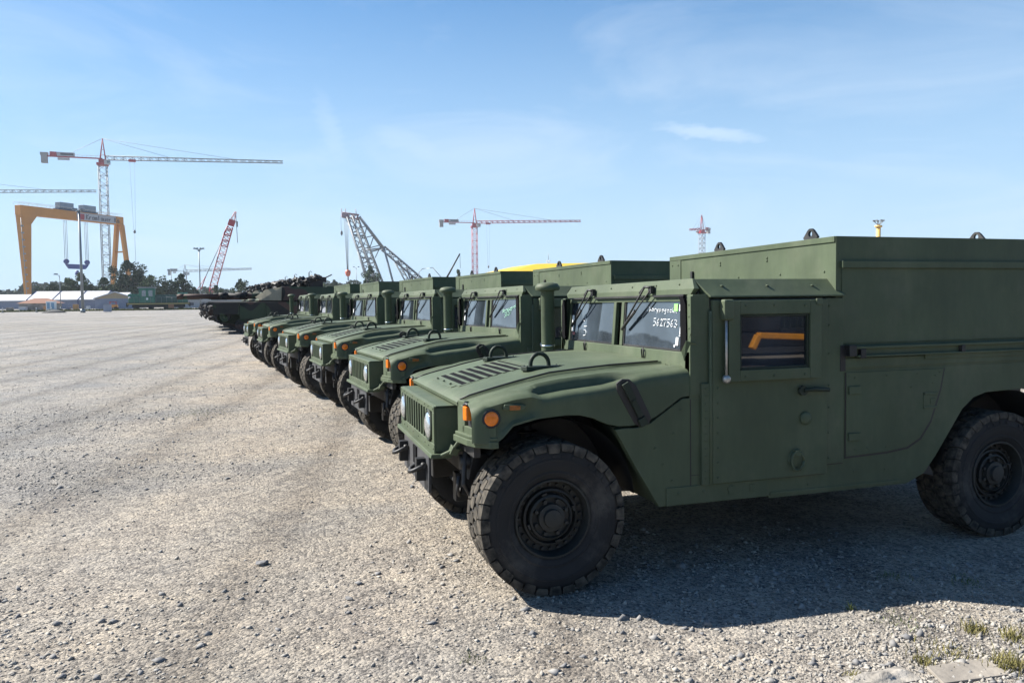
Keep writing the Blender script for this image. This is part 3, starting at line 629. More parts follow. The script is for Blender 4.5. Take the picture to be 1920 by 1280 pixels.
        for k in range(K):
            j = (k+1) % K
            fs += [(k, j, K+j, K+k), (2*K+k, 3*K+k, 3*K+j, 2*K+j), (k, 2*K+k, 2*K+j, j), (K+k, K+j, 3*K+j, 3*K+k)]
        q.add(vs, fs); P(q, 'lifting_eye', BLACK, cb)
    # ---- bumper with shackles
    q = M_(); q.hull([(-.60, -.455, .75), (-.60, .455, .75), (-.605, -.455, .50), (-.605, .455, .50), (-.585, -.455, .75), (-.585, .455, .75), (-.585, -.455, .50), (-.585, .455, .50), (-.603, -.46, .60), (-.603, .46, .60)])
    bp_ = P(q, 'bumper', BLKG, bevel=.004)
    q = M_(); q.box(-.609, -.602, -.06, .06, .60, .72); P(q, 'bumper_cutout', PIT, bp_)
    for s in (-1, 1):
        y = s*.33
        q = M_(); q.tube([(-.60, y-.06, .66), (-.645, y-.06, .652), (-.685, y-.045, .63), (-.70, y, .618), (-.685, y+.045, .63), (-.645, y+.06, .652), (-.60, y+.06, .66)], .0135, 8)
        q.cyl((-.62, y-.085, .662), (-.62, y+.085, .662), .018, n=10); q.box(-.66, -.60, y-.03, y+.03, .56, .70)
        P(q, 'tow_shackle', BLACK, bp_)
    q = M_(); q.tube([(-.43, -.75, .86), (-.47, -.70, .85), (-.5, -.68, .80), (-.56, -.64, .765)], .012, 8); q.obox((-.49, -.67, .80), (.05, .05, .05), (.4, .3, .2)); P(q, 'grille_bracket', GREEN, bevel=.004)
    q = M_(); q.tube([(-.43, .75, .86), (-.47, .70, .85), (-.5, .68, .80), (-.56, .64, .765)], .012, 8); q.obox((-.49, .67, .80), (.05, .05, .05), (.4, .3, .2)); P(q, 'grille_bracket', GREEN, bevel=.004)
    q = M_(); q.lathe([(.001, 0), (.045, .0), (.047, .07), (.04, .075), (.001, .078)], (-.45, -.64, .72), 'x', 16); q.tube([(-.46, -.66, .64), (-.47, -.665, .56), (-.455, -.64, .52), (-.44, -.62, .56)], .012, 6); P(q, 'horn', BLACK, bevel=0)
    # mud guard tip behind front wheels
    for s in (-1, 1):
      q = M_(); q.hull([(2.60, s*.9, .50), (2.60, s*1.03, .50), (2.73, s*.9, .47), (2.73, s*1.03, .47), (2.66, s*.9, .60), (2.66, s*1.03, .60)])
      P(q, 'mud_flap', BLACK)
    # ---- wheels
    tyre_me = rim_me = bolt_me = None
    Rr = .437; Wd = .315
    for ix, (x, s) in enumerate(((0, -1), (0, 1), (3.3, -1), (3.3, 1))):
        w = empty('wheel', (x-1.5, s*.893, .435), 0 if s < 0 else math.pi, root)
        if tyre_me is None:
            ty = MB(); q = MB(); hw_ = Wd/2
            ty.lathe([(.215, -hw_*.70), (.225, -hw_*.80), (.25, -hw_*.90), (.262, -hw_*.915), (.264, -hw_*.94), (.272, -hw_*.945), (.276, -hw_*.93), (.31, -hw_), (.335, -hw_*1.005), (.337, -hw_*1.02), (.347, -hw_*1.02), (.349, -hw_*1.0), (.375, -hw_*.985), (.40, -hw_*.93), (.414, -hw_*.82), (.424, -hw_*.5), (.425, 0), (.424, hw_*.5), (.414, hw_*.82), (.40, hw_*.93), (.37, hw_), (.31, hw_), (.25, hw_*.9), (.215, hw_*.7)], (0, 0, 0), 'y', 96, cap=False)
            nl = 32
            def lug(t0, t1, pts_, r0, r1):  # pts_: list of (angle offset, y)
                vs = []
                for r in (r0, r1):
                    for a_, y_ in pts_:
                        k_ = .94 if r == r1 else 1
                        vs.append(((r)*math.cos(t0+a_*k_), y_, (r)*math.sin(t0+a_*k_)))
                n_ = len(pts_); q.add(vs, [tuple(range(n_)), tuple(range(2*n_-1, n_-1, -1))]+[(i, (i+1) % n_, (i+1) % n_+n_, i+n_) for i in range(n_)])
            st = 2*math.pi/nl
            for k in range(nl):
                for s2 in (-1, 1):
                    t = k*st+(0 if s2 < 0 else st*.5); e = .0 if k % 2 else .012
                    # shoulder block reaching over the sidewall
                    vs = []
                    a0, a1 = -st*.455, st*.455
                    prof = [(.413, .56, 0), (.413, .97, 0), (.392-e, 1.005, 0), (.392-e, 1.02, 0), (.410, 1.03, 0), (.434, .985, 0), (Rr, .90, 0), (Rr, .54, 0)]
                    for a_ in (a0, a1):
                        for j, (r, yy, _) in enumerate(prof):
                            tw = (-.10*(1-yy)*st*4)
                            sh_ = a_*(.86 if r < .41 else 1)
                            vs.append((r*math.cos(t+sh_+tw*s2), s2*yy*hw_, r*math.sin(t+sh_+tw*s2)))
                    n_ = len(prof); q.add(vs, [tuple(range(n_)), tuple(range(2*n_-1, n_-1, -1))]+[(i, (i+1) % n_, (i+1) % n_+n_, i+n_) for i in range(n_)])
                    t2 = k*st+(st*.45 if s2 < 0 else st*.95)
                    lug(t2, 0, [(-st*.36, s2*hw_*.48), (st*.05, s2*hw_*.51), (st*.42, s2*hw_*.44), (st*.36, s2*hw_*.08), (-st*.10, s2*hw_*.03), (-st*.42, s2*hw_*.12)], .415, Rr)
            # small raised blocks round the sidewall
            for k in range(14):
                t = 2*math.pi*(k/14*.36+.07)
                if k in (4, 9): continue
                ty.obox((.362*math.cos(t), -hw_*1.0-.001, .362*math.sin(t)), (.018, .006, .022), (0, -t, 0))
            o = ty.build('tyre', RUBBER, w, ang=38); tyre_me = o.data; o = q.build('tread', TREAD, w, ang=38); tread_me = o.data
            q = MB(); q.lathe([(.218, -.118), (.230, -.132), (.226, -.139), (.216, -.139), (.208, -.118), (.203, -.065), (.168, -.060), (.164, -.088), (.152, -.092), (.146, -.062), (.136, -.060), (.130, -.098), (.118, -.104), (.112, -.085), (.09, -.082), (.082, -.082), (.078, -.112), (.055, -.116), (.05, -.135), (.03, -.138), (.001, -.139)], (0, 0, 0), 'y', 48, cap=False)
            for k in range(24):
                t = 2*math.pi*k/24; q.cyl((.186*math.cos(t), -.06, .186*math.sin(t)), (.186*math.cos(t), -.082, .186*math.sin(t)), .0095, n=6)
            for k in range(8):
                t = 2*math.pi*(k+.5)/8; q.cyl((.098*math.cos(t), -.082, .098*math.sin(t)), (.098*math.cos(t), -.108, .098*math.sin(t)), .012, n=6)
            for k in range(4):
                t = 2*math.pi*(k)/4+.3; q.obox((.142*math.cos(t), -.093, .142*math.sin(t)), (.012, .03, .03), (0, -t, 0))
            o = q.build('rim', RIM, w, ang=35); rim_me = o.data
        else:
            for nm, me in (('tyre', tyre_me), ('tread', tread_me), ('rim', rim_me)):
                o = bpy.data.objects.new(nm, me); COL.objects.link(o); o.parent = w
                if nm != 'rim': o.rotation_euler = (0, ix*.31, 0)
    return root

RXM = Matrix.Rotation(-.0116, 4, 'X')
def place_truck(r, dx, dy, dz, yaw):
    o_ = RXM @ Vector((1.5+dx, 1.08+dy, dz))
    r.location = (o_.x, o_.y, 0.0 if dy > 1 else -.0125); r.rotation_euler = (RXM @ Matrix.Rotation(yaw, 4, 'Z')).to_euler()

def glass_x(z): return .872+(z-1.25)/.45*.035+.012
def strokes(mb, lines, y0, z0, w, h, r=.0032, slant=0):
    # y decreases towards the viewer's right; strokes in a unit cell (u right, v up)
    for ln in lines: mb.tube([(glass_x(z0+v*h)-.001, y0-(u+slant*v)*w, z0+v*h) for u, v in ln], r, 5, False)
DIG = {'5': [[(.9, 1), (.2, .98), (.15, .55), (.6, .6), (.85, .35), (.6, .05), (.05, 0)]], '6': [[(.75, 1), (.3, .7), (.1, .3), (.35, .0), (.75, .15), (.7, .45), (.2, .4)]],
       '2': [[(.1, .8), (.4, 1), (.75, .75), (.5, .35), (.05, .05), (.9, .05)]], '7': [[(-.2, .98), (.95, .95), (.5, .45), (.35, 0)]], '3': [[(.1, .9), (.5, 1), (.8, .78), (.4, .55), (.85, .3), (.5, 0), (.05, .1)]],
       'J': [[(.7, 1.1), (.1, -.1)], [(.1, .9), (.85, .1)]], 'a': [[(.8, .6), (.3, .65), (.1, .3), (.4, .05), (.75, .3), (.8, .6), (.85, .05)]], 'r': [[(.15, .6), (.2, .05)], [(.2, .45), (.55, .65), (.85, .55)]],
       'y': [[(.1, .6), (.4, .1)], [(.8, .65), (.3, -.3)]], 'p': [[(.15, .6), (.1, -.3)], [(.15, .5), (.6, .65), (.8, .35), (.3, .1)]], 'o': [[(.5, .62), (.15, .4), (.35, .05), (.8, .2), (.8, .5), (.5, .62)]],
       'g': [[(.8, .6), (.3, .6), (.15, .3), (.6, .15), (.8, .6), (.7, -.25), (.2, -.3)]], 'c': [[(.8, .55), (.4, .65), (.15, .3), (.5, .05), (.85, .15)]], 'k': [[(.15, 1), (.15, .05)], [(.8, .65), (.2, .35), (.85, .05)]], 't': [[(.45, .9), (.4, .1), (.7, .05)], [(.1, .55), (.8, .6)]]}
def write(mb, text, y0, z0, w, h, gap=1.12, rise=0, r=.0032):
    for i, ch in enumerate(text):
        if ch in DIG: strokes(mb, DIG[ch], y0-i*w*gap, z0+i*rise, w, h, r)
def sticker(mb, ya, yb, za, zb):
    if mb is None:
        mb = vb(); sticker(mb, ya, yb, za, zb); mb.build('paper_notice', PAPER, cur); return
    xa, xb = glass_x(za)-.002, glass_x(zb)-.002
    mb.hexa([(xa-.001, ya, za), (xa, ya, za), (xa, yb, za), (xa-.001, yb, za), (xb-.001, ya, zb), (xb, ya, zb), (xb, yb, zb), (xb-.001, yb, zb)])

truck = make_truck()
cars = [(0, 0, 0, 0), (-.043, 3.398, .038, .070), (-.314, 6.629, .093, .084), (-.759, 9.602, .129, .130), (-1.208, 13.318, .158, .093), (-1.60, 16.223, .188, .116)]
labels = ['nearest olive green military utility truck, digits 5627563 hand written on its windshield',
          'second olive green military utility truck from the camera, pale green scribble on its windshield',
          'third olive green military truck, just behind the one with the pale green scribble',
          'fourth olive green military utility truck in the row, fourth nearest to the camera',
          'fifth olive green military utility truck, partly hidden by the fourth truck of the row',
          'farthest olive green military utility truck, at the tank end of the row']
trucks = [truck]+[copy_tree(truck) for _ in cars[1:]]
for i, (o, c) in enumerate(zip(trucks, cars)):
    place_truck(o, *c); tag(o, labels[i], 'military truck', 'olive utility trucks parked in a row')
for i, o in enumerate(trucks):
    for ch in o.children:
        if ch.name.split('.')[0] == 'wheel' and ch.location.x < 0: ch.rotation_euler.z += R_((0, 4, -3, 6, 2, -5)[i])
def vb(): return MB(OFF)
q = vb(); write(q, 'Jarypogockt', -.45, 1.598, .031, .030, rise=-.001, r=.0022); write(q, '5627563', -.52, 1.505, .041, .047, rise=-.001, r=.0027)
q.build('windshield_writing', CHALK, trucks[0])
q = vb(); strokes(q, DIG['5'], .66, 1.40, .07, .075, .0028); strokes(q, DIG['3'], .665, 1.515, .04, .05, .0022); q.build('windshield_writing', CHALK, trucks[0])
cur = trucks[0]
for a_ in ((-.848, -.882, 1.602, 1.642), (-.872, -.902, 1.458, 1.503), (-.832, -.862, 1.388, 1.438), (-.812, -.826, 1.376, 1.392), (-.868, -.902, 1.446, 1.452), (.905, .865, 1.43, 1.56), (.80, .778, 1.44, 1.472)): sticker(None, *a_)
q = vb(); sticker(q, -.785, -.83, 1.60, 1.645); q.build('green_sticker', PAPERG, trucks[0])
q = vb(); sticker(q, .885, .84, 1.40, 1.422); q.build('red_sticker', PAPERR, trucks[0])
q = vb(); strokes(q, [[(0, 0), (1, 1)], [(.2, .5), (.8, .5)], [(0, 1), (1, .1)]], -.853, 1.61, .022, .024, .0018); strokes(q, [[(0, 0), (1, 0)], [(0, .4), (1, .4)]], -.836, 1.40, .02, .03, .0018); q.build('notice_print', INKD, trucks[0])
q = vb(); write(q, 'Jarypogockt', -.44, 1.52, .036, .036, rise=.006, r=.003); write(q, '5627', -.50, 1.47, .042, .05, rise=.010, r=.003); q.build('windshield_writing', CHALKG, trucks[1])
for i in range(1, 6):
    cur = trucks[i]
    for a_ in ((-.868, -.905, 1.455, 1.505), (-.866, -.90, 1.385, 1.43), (.905, .86, 1.42, 1.56)): sticker(None, *a_)
    if i < 4: sticker(None, -.85, -.885, 1.60, 1.642)

# ------------------------------------------------------------------ battle tanks
def camo():
    m = mat('camouflage_paint', (.02, .03, .02), .7, spec=.3); t = m.node_tree; b = t.nodes['Principled BSDF']
    co = N(t, 'ShaderNodeTexCoord'); n = N(t, 'ShaderNodeTexNoise'); n.inputs['Scale'].default_value = .55; n.inputs['Detail'].default_value = 1
    t.links.new(co.outputs['Object'], n.inputs['Vector']); r = N(t, 'ShaderNodeValToRGB'); r.color_ramp.interpolation = 'CONSTANT'
    e = r.color_ramp.elements; e[0].position = 0; e[0].color = (.024, .042, .022, 1); e[1].position = .47; e[1].color = (.055, .030, .024, 1)
    x = e.new(.56); x.color = (.012, .013, .013, 1); x = e.new(.63); x.color = (.024, .042, .022, 1)
    t.links.new(n.outputs['Fac'], r.inputs['Fac']); t.links.new(r.outputs['Color'], b.inputs['Base Color']); return m
CAMO = camo(); TAN = mat('tan_panel', (.20, .18, .125), .8, var=.2, vscale=3, dust=.2)
STEEL = mat('dark_track_steel', (.018, .017, .018), .65, metal=.2, var=.4, vscale=4, dust=.08)
def make_tank():
    t = empty('battle_tank', (0, 0, 0)); D = lambda mb, n, m, par=t, **k: mb.build(n, m, par, **k)
    q = MB(); q.prism([(.35, .62), (-.02, 1.08), (.10, 1.22), (1.9, 1.50), (2.4, 1.60), (7.8, 1.60), (7.9, 1.0), (7.5, .55), (1.2, .45)], 'y', -1.12, 1.12)
    q.box(.35, 7.8, -1.80, -1.12, 1.46, 1.56); q.box(.35, 7.8, 1.12, 1.80, 1.46, 1.56); D(q, 'hull', CAMO, bevel=.02)
    rn = random.Random(3)
    for s in (-1, 1):
        q = MB()
        for x0, x1, z0 in ((.25, 1.45, .95), (1.47, 2.7, .72), (2.72, 3.9, .72), (3.92, 5.1, .72), (5.12, 6.3, .74), (6.32, 7.7, .95)): q.box(x0, x1, s*1.76, s*1.83, z0, 1.52)
        D(q, 'side_skirt', CAMO, bevel=.01)
        path = [(.30, .85), (.36, 1.08), (.62, 1.16), (7.2, 1.14), (7.5, .95), (7.38, .66), (6.9, .06), (6.7, 0), (1.75, 0), (1.5, .06), (.42, .62)]
        q = MB(); inner = [(x+(.10 if x < 4 else -.10), z+(.09 if z < .5 else -.09)) for x, z in path]
        n = len(path); vs = [(x, s*y, z) for y in (1.16, 1.74) for x, z in path+inner]; fs = []
        for k in range(n):
            j = (k+1) % n; fs += [(k, j, n+j, n+k), (2*n+k, 3*n+k, 3*n+j, 2*n+j), (k, 2*n+k, 2*n+j, j), (n+k, n+j, 3*n+j, 3*n+k)]
        q.add(vs, fs)
        P2 = path+[path[0]]; acc = 0
        for (xa, za), (xb, zb) in zip(P2, P2[1:]):
            L = math.hypot(xb-xa, zb-za); k = 0
            while k*.17 < L:
                f = k*.17/L; x, z = xa+(xb-xa)*f, za+(zb-za)*f; a = math.atan2(zb-za, xb-xa)
                for yy in (1.29, 1.61): q.obox((x, s*yy, z), (.12, .25, .09), (0, -a, 0))
                k += 1
        D(q, 'track', STEEL)
        for x, z, r in [(.78, .86, .27), (7.05, .84, .30)]+[(1.55+k*.84, .42, .32) for k in range(7)]:
            q = MB(); q.lathe([(r, s*1.2), (r, s*1.72), (r*.7, s*1.74), (r*.6, s*1.70), (.09, s*1.72), (.001, s*1.78)], (x, 0, z), 'y', 20); D(q, 'road_wheel', CAMO)
    # front clutter: spare links, towing shackles and lamp clusters
    q = MB()
    for k in range(44):
        q.obox((rn.uniform(-.12, .25), rn.uniform(-1.75, 1.75), rn.uniform(.75, 1.42)), (rn.uniform(.06, .16), rn.uniform(.08, .26), rn.uniform(.06, .18)), (rn.uniform(-.5, .5), rn.uniform(-.5, .5), rn.uniform(-.5, .5)))
    D(q, 'spare_track_links', STEEL)
    q = MB(); q.hull([(2.25, -.55, 1.62), (2.25, .55, 1.62), (2.42, -1.35, 1.62), (2.42, 1.35, 1.62), (3.9, -1.66, 1.62), (4.2, 1.62, 1.62), (7.7, -1.5, 1.62), (7.7, 1.5, 1.62), (2.6, -.55, 2.12), (2.6, .55, 2.12), (2.75, -1.2, 2.16), (2.75, 1.2, 2.16), (3.6, -1.46, 2.32), (3.6, 1.46, 2.32), (7.7, -1.35, 2.28), (7.7, 1.35, 2.28)])
    D(q, 'turret', CAMO, bevel=.02)
    q = MB(); q.hull([(2.48, -1.50, 1.64), (2.52, -1.30, 1.64), (2.74, -1.36, 2.18), (2.74, -1.24, 2.18), (3.45, -1.86, 1.62), (3.45, -1.50, 1.62), (3.50, -1.64, 2.30), (3.50, -1.40, 2.30), (2.22, -1.28, 1.80), (2.26, -1.15, 1.80)]); D(q, 'cheek_panel', TAN)
    q = MB(); q.cyl((3.1, 0, 1.86), (.9, 0, 1.86), .14, n=16); q.cyl((.9, 0, 1.86), (.5, 0, 1.86), .19, n=16); q.cyl((.5, 0, 1.86), (-1.35, 0, 1.86), .125, n=16); q.lathe([(.135, 0), (.14, .25), (.001, .25)], (-1.4, 0, 1.86), 'x', 16)
    q.cyl((1.9, 0, 1.87), (1.3, 0, 1.87), .20, n=14); D(q, 'gun_barrel', CAMO)
    q = MB()
    for k in range(170):
        x = 2.5+rn.random()**.8*3.0; z = 2.12+(x-2.5)*.15; q.obox((x, -1.3+rn.random()*1.5, z+rn.uniform(-.05, .34)), (rn.uniform(.08, .24), rn.uniform(.1, .3), rn.uniform(.07, .16)), (rn.uniform(-.8, .8), rn.uniform(-.8, .8), rn.uniform(-1, 1)))
    D(q, 'stowed_track_links', STEEL)
    q = MB(); q.box(4.9, 5.6, -1.1, -.4, 2.28, 2.62); q.box(5.0, 5.5, .2, .9, 2.28, 2.55); q.tube([(5.55, -.8, 2.62), (5.75, -.8, 2.78), (6.1, -.8, 2.95)], .035, 6); q.box(5.3, 5.8, -.95, -.65, 2.55, 2.82); D(q, 'hatch_gun', STEEL, bevel=.02)
    q = MB(); q.cyl((4.9, -1.1, 2.28), (4.9, -1.1, 3.05), .03, n=6); q.tube([(4.9, -1.1, 3.05), (4.98, -1.1, 3.12), (5.04, -1.1, 3.04)], .015, 5); D(q, 'antenna_mount', STEEL)
    q = MB(); q.box(6.6, 7.9, -1.45, -1.3, 1.75, 2.2); q.box(7.7, 8.3, -1.4, 1.4, 1.75, 2.2); q.box(6.7, 7.1, -1.0, -.5, 2.28, 2.42); D(q, 'stowage_rack', CAMO, bevel=.02)
    return t
tank = make_tank()
tl = ['nearest camouflaged battle tank, tan panel on its turret, behind the farthest truck', 'second camouflaged battle tank, mostly hidden, its front showing left of the nearest tank', 'third camouflaged battle tank, only its dark front end showing farthest to the left']
for i, (x, y) in enumerate(((-4.65, 37.8), (-5.25, 42.6), (-5.7, 47.2))):
    o = tank if i == 0 else copy_tree(tank)
    o.location = (x, y, 0); o.rotation_euler = (0, 0, R_(3)); tag(o, tl[i], 'tank', 'battle tanks parked in a row')

# ------------------------------------------------------------------ far side of the yard
def lattice(mb, p0, p1, w0, w1, n, rc, rb, up=(0, 1, 0), tri=False, h0=None, h1=None):
    p0, p1 = Vector(p0), Vector(p1); d = (p1-p0).normalized(); a = d.cross(Vector(up)).normalized(); b = d.cross(a).normalized()
    h0 = w0 if h0 is None else h0; h1 = w1 if h1 is None else h1
    cs = [(-.5, -.5), (.5, -.5), (.5, .5), (-.5, .5)] if not tri else [(-.5, -.5), (.5, -.5), (0, .5)]
    def C(i, k):
        f = i/n; w = w0+(w1-w0)*f; h = h0+(h1-h0)*f; return p0+(p1-p0)*f+a*cs[k][0]*w+b*cs[k][1]*h
    K = len(cs)
    for k in range(K): mb.cyl(C(0, k), C(n, k), rc, n=4)
    for i in range(n):
        for k in range(K):
            j = (k+1) % K
            mb.cyl(C(i, k) if i % 2 else C(i, j), C(i+1, j) if i % 2 else C(i+1, k), rb, n=3)
            if i % 2 == 0: mb.cyl(C(i, k), C(i, j), rb, n=3)
    return mb
CW = mat('crane_white', (.42, .43, .43), .5, var=.1, vscale=.3); CR = mat('crane_red', (.34, .02, .035), .45, var=.1, vscale=.4)
CG = mat('crane_grey', (.20, .22, .24), .5, var=.1, vscale=.3); CY_ = mat('crane_yellow', (.50, .19, .015), .45, var=.08, vscale=.2)
CC = mat('concrete_ballast', (.30, .29, .28), .9, var=.15); CABLE = mat('steel_cable', (.12, .13, .14), .5)
BLUE = mat('blue_paint', (.03, .05, .22), .5); BGREY = mat('blue_grey_sheet', (.16, .21, .27), .5, var=.1, vscale=.5)
POLE = mat('galvanised_steel', (.22, .24, .25), .45, metal=.4)

def tower_crane(name, base, H, jib, cjib, jdir, jh, mw, nm, colors, label, hook=None, apex=8.5, rc=.14, rb=.085, group=None):
    t = empty(name, base); tag(t, label, 'tower crane', group)
    cm, ct, cj = colors
    def D(mb, n, m, par=t): return mb.build(n, m, par)
    q = MB(); lattice(q, (0, 0, 0), (0, 0, H), mw, mw, nm, rc, rb); D(q, 'mast', cm)
    u = Vector((math.cos(jdir), math.sin(jdir), 0)); P = lambda a, z, l=0: (u.x*a-u.y*l, u.y*a+u.x*l, z)
    q = MB(); q.obox((0, 0, H+.6), (mw*1.4, mw*1.4, 1.2), (0, 0, jdir)); q.obox((0, 0, H+2.0), (mw*.9, mw*.9, 2.0), (0, 0, jdir))
    for l in (-.6, .6):
        q.cyl(P(-1.1, H+2.5, l*mw*.5), P(.3, H+4+apex, l*.2), rc, n=5); q.cyl(P(1.4, H+2.5, l*mw*.5), P(.3, H+4+apex, l*.2), rc, n=5)
    for k in range(1, 4): q.cyl(P(-1.1+1.4*k/4, H+2.5+(apex+1.5)*k/4, 0), P(1.4-1.1*k/4, H+2.5+(apex+1.5)*k/4, 0), rb, n=4)
    D(q, 'tower_top', ct)
    q = MB(); q.obox(P(2.4, H+1.3, -mw*.7), (2.6, 1.6, 2.2), (0, 0, jdir)); cb_ = D(q, 'operator_cab', CW)
    q = MB(); q.obox(P(3.1, H+1.5, -mw*.72), (1.4, 1.7, 1.2), (0, 0, jdir)); D(q, 'cab_window', WGLASS, cb_)
    z0 = H+3.4; n = int(jib/2.0); n += n % 2
    q = MB(); lattice(q, P(1.2, z0+.4), P(jib, z0+.4+jh), 1.5, 1.1, n, rc*.75, rb*1.15, up=(0, 0, 1), h0=1.9, h1=1.2); D(q, 'jib', cj)
    q = MB(); q.obox(P(-cjib*.5, z0), (cjib, 1.3, .45), (0, 0, jdir))
    for k in range(int(cjib/2)): q.cyl(P(-1-k*2, z0, .65), P(-1-k*2, z0+1.3, .65), rb*.5, n=3)
    q.cyl(P(0, z0+1.3, .65), P(-cjib*.7, z0+1.3, .65), rb*.5, n=3)
    cj_ = D(q, 'counter_jib', ct)
    q = MB(); q.obox(P(-cjib*.98, z0-1.0), (2.6, 2.2, 4.6), (0, 0, jdir)); q.obox(P(-cjib*.98, z0+1.0), (3.2, 2.3, 1.4), (0, 0, jdir)); D(q, 'ballast', CC if apex > 7 else ct, cj_)
    q = MB(); q.obox(P(-cjib*.83, z0+1.2), (2.8, 1.8, 1.9), (0, 0, jdir)); D(q, 'winch_house', ct, cj_)
    q = MB(); q.obox(P(-cjib*.62, z0+1.0), (cjib*.30, .5, 2.4), (0, 0, jdir)); q.obox(P(-cjib*.66, z0-1.0), (cjib*.2, .4, 1.2), (0, 0, jdir)); D(q, 'sign_panel', CW, cj_)
    q = MB(); q.obox(P(-cjib*.60, z0+1.3, -.3), (cjib*.22, .1, .9), (0, 0, jdir)); D(q, 'sign_lettering', INKD, cj_)
    q = MB(); top = P(.3, H+4+apex)
    for a, z in ((jib*.36, z0+1.2+jh*.36), (jib*.72, z0+1.2+jh*.72), (-cjib*.62, z0+.9)): q.cyl(top, P(a, z), rb*.75, n=4)
    D(q, 'tie_rod', CG)
    if hook:
        a, zh = hook
        q = MB(); q.obox(P(a, z0-.7+jh*a/jib), (3.2, 1.7, 1.1), (0, 0, jdir)); tr = D(q, 'trolley', ct)
        q = MB()
        for da in (-1.1, 1.1): q.cyl(P(a+da, z0-.8), P(a+da*.35, zh), .05, n=4)
        D(q, 'hoist_cable', CABLE, tr)
        q = MB(); q.lathe([(.001, -.9), (.55, -.5), (.65, .1), (.3, .9), (.001, 1.1)], P(a, zh), 'z', 10); q.cyl(P(a, zh), P(a, zh-16), .07, n=4); D(q, 'hook_block', CABLE, tr)
    return t
tower_crane('tower_crane', (-80.3, 420, 0), 68.2, 85.5, 25.5, R_(2.5), 2.2, 3.5, 28, (CG, CR, CG), 'tallest tower crane, red top and long grey jib, standing behind the yellow gantry crane', hook=(13.2, 36), apex=9.2, rc=.20, rb=.105)
tower_crane('tower_crane', (-190, 500, 0), 59, 91, 20, R_(0), 3.0, 3.2, 26, (CW, CR, CG), 'tower crane outside the left edge of which only the pale jib tip shows', apex=9, rc=.16, rb=.10)
tower_crane('tower_crane', (134.8, 520, 0), 50.5, 79, 24.0, R_(-3), 2.0, 3.4, 22, (CR, CR, CR), 'red and white tower crane rising behind the fourth truck from the camera', hook=(9.8, 23), apex=9.5, rc=.19, rb=.12)
tower_crane('tower_crane', (365, 600, 0), 56.5, 15, 8, R_(193), -1.0, 4, 26, (CG, CR, CR), 'small red topped tower crane with grey mast above the nearest truck roof', apex=12.5, rc=.26, rb=.16)
tower_crane('tower_crane', (-72.8, 700, 0), 22.5, 54, 12, R_(4), 2, 2.6, 10, (CG, CG, CG), 'thin distant grey tower crane seen through the red lattice boom', apex=5, rc=.22, rb=.13)

# mid-mast white section on the red crane is painted bands on real tubes
# gantry crane
gt = empty('gantry_crane', (-79, 347, 0)); tag(gt, 'big yellow gantry crane with grey trolleys and a slender A-shaped leg', 'gantry crane')
GA, GB = Vector((-91.0, 330, 0)), Vector((-64.6, 366.5, 0)); gd = (GB-GA).normalized(); gn = Vector((-gd.y, gd.x, 0)); gang = math.atan2(gd.y, gd.x)
def gp(a, l, z): p = GA+gd*a+gn*l; return (p.x+79, p.y-347, z)
GL = (GB-GA).length
def gbox(mb, a0, a1, l0, l1, z0, z1): return mb.hexa([gp(a0, l0, z0), gp(a1, l0, z0), gp(a1, l1, z0), gp(a0, l1, z0), gp(a0, l0, z1), gp(a1, l0, z1), gp(a1, l1, z1), gp(a0, l1, z1)])
q = MB(); gbox(q, -2.6, GL+.8, -1.5, 1.5, 34.4, 37.9); q.build('girder', CY_, gt, bevel=.1)
q = MB(); q.hexa([gp(-.5, -.8, 0), gp(.8, -.8, 0), gp(.8, .8, 0), gp(-.5, .8, 0), gp(-2.2, -1.45, 31), gp(1.7, -1.45, 31), gp(1.7, 1.45, 31), gp(-2.2, 1.45, 31)])
q.hexa([gp(-2.2, -1.45, 31), gp(1.7, -1.45, 31), gp(1.7, 1.45, 31), gp(-2.2, 1.45, 31), gp(-2.5, -1.48, 34.5), gp(4.4, -1.48, 34.5), gp(4.4, 1.48, 34.5), gp(-2.5, 1.48, 34.5)]); q.build('rigid_leg', CY_, gt, bevel=.08)
q = MB()
for k in range(12): q.obox(gp(-3.2+k*.12, -2.6, 30-k*2.6), (.8, .8, .5))
q.cyl(gp(-3.4, -2.4, 33), gp(-1.9, -2.0, 1), .12, n=4); q.build('leg_ladder', POLE, gt)
for l in (-1, 1):
    q = MB(); q.hexa([gp(GL-1.0+l*-.2, l*5.5-.6, 0), gp(GL+.6-l*.2, l*5.5-.6, 0), gp(GL+.6-l*.2, l*5.5+.6, 0), gp(GL-1.0-l*.2, l*5.5+.6, 0), gp(GL-1.1, l*1.3-.7, 34.5), gp(GL+.7, l*1.3-.7, 34.5), gp(GL+.7, l*1.3+.7, 34.5), gp(GL-1.1, l*1.3+.7, 34.5)]); q.build('slender_leg', CY_, gt, bevel=.05)
q = MB(); gbox(q, GL-.6, GL+.2, -3.4, 3.4, 22.5, 23.1); gbox(q, GL-.8, GL+.6, -6.5, 6.5, .6, 2.2); q.build('cross_tie', CY_, gt)
q = MB()
for l in (-1.45, 1.45):
    q.cyl(gp(-3, l, 39.1), gp(GL+1, l, 39.1), .06, n=4)
    for k in range(26): q.cyl(gp(-3+k*1.9, l, 38), gp(-3+k*1.9, l, 39.1), .05, n=3)
q.build('walkway_rail', CW, gt)
for a in (14.6, 25.4):
    q = MB(); gbox(q, a, a+6.4, -1.3, 1.3, 38.6, 41.0); tr = q.build('trolley', BGREY, gt, bevel=.1)
    q = MB(); gbox(q, a-.8, a+7.2, -1.6, 1.6, 38.0, 38.5); q.build('trolley_frame', mat('dark_blue_steel', (.03, .05, .08), .5) if a < 20 else bpy.data.materials['dark_blue_steel'], tr)
q = MB()
for a in (17.6, 27.5):
    for l in (-.4, .4):
        for da in (-.3, .4): q.cyl(gp(a+da, l, 34), gp(a+da, l, 17.5), .085, n=4)
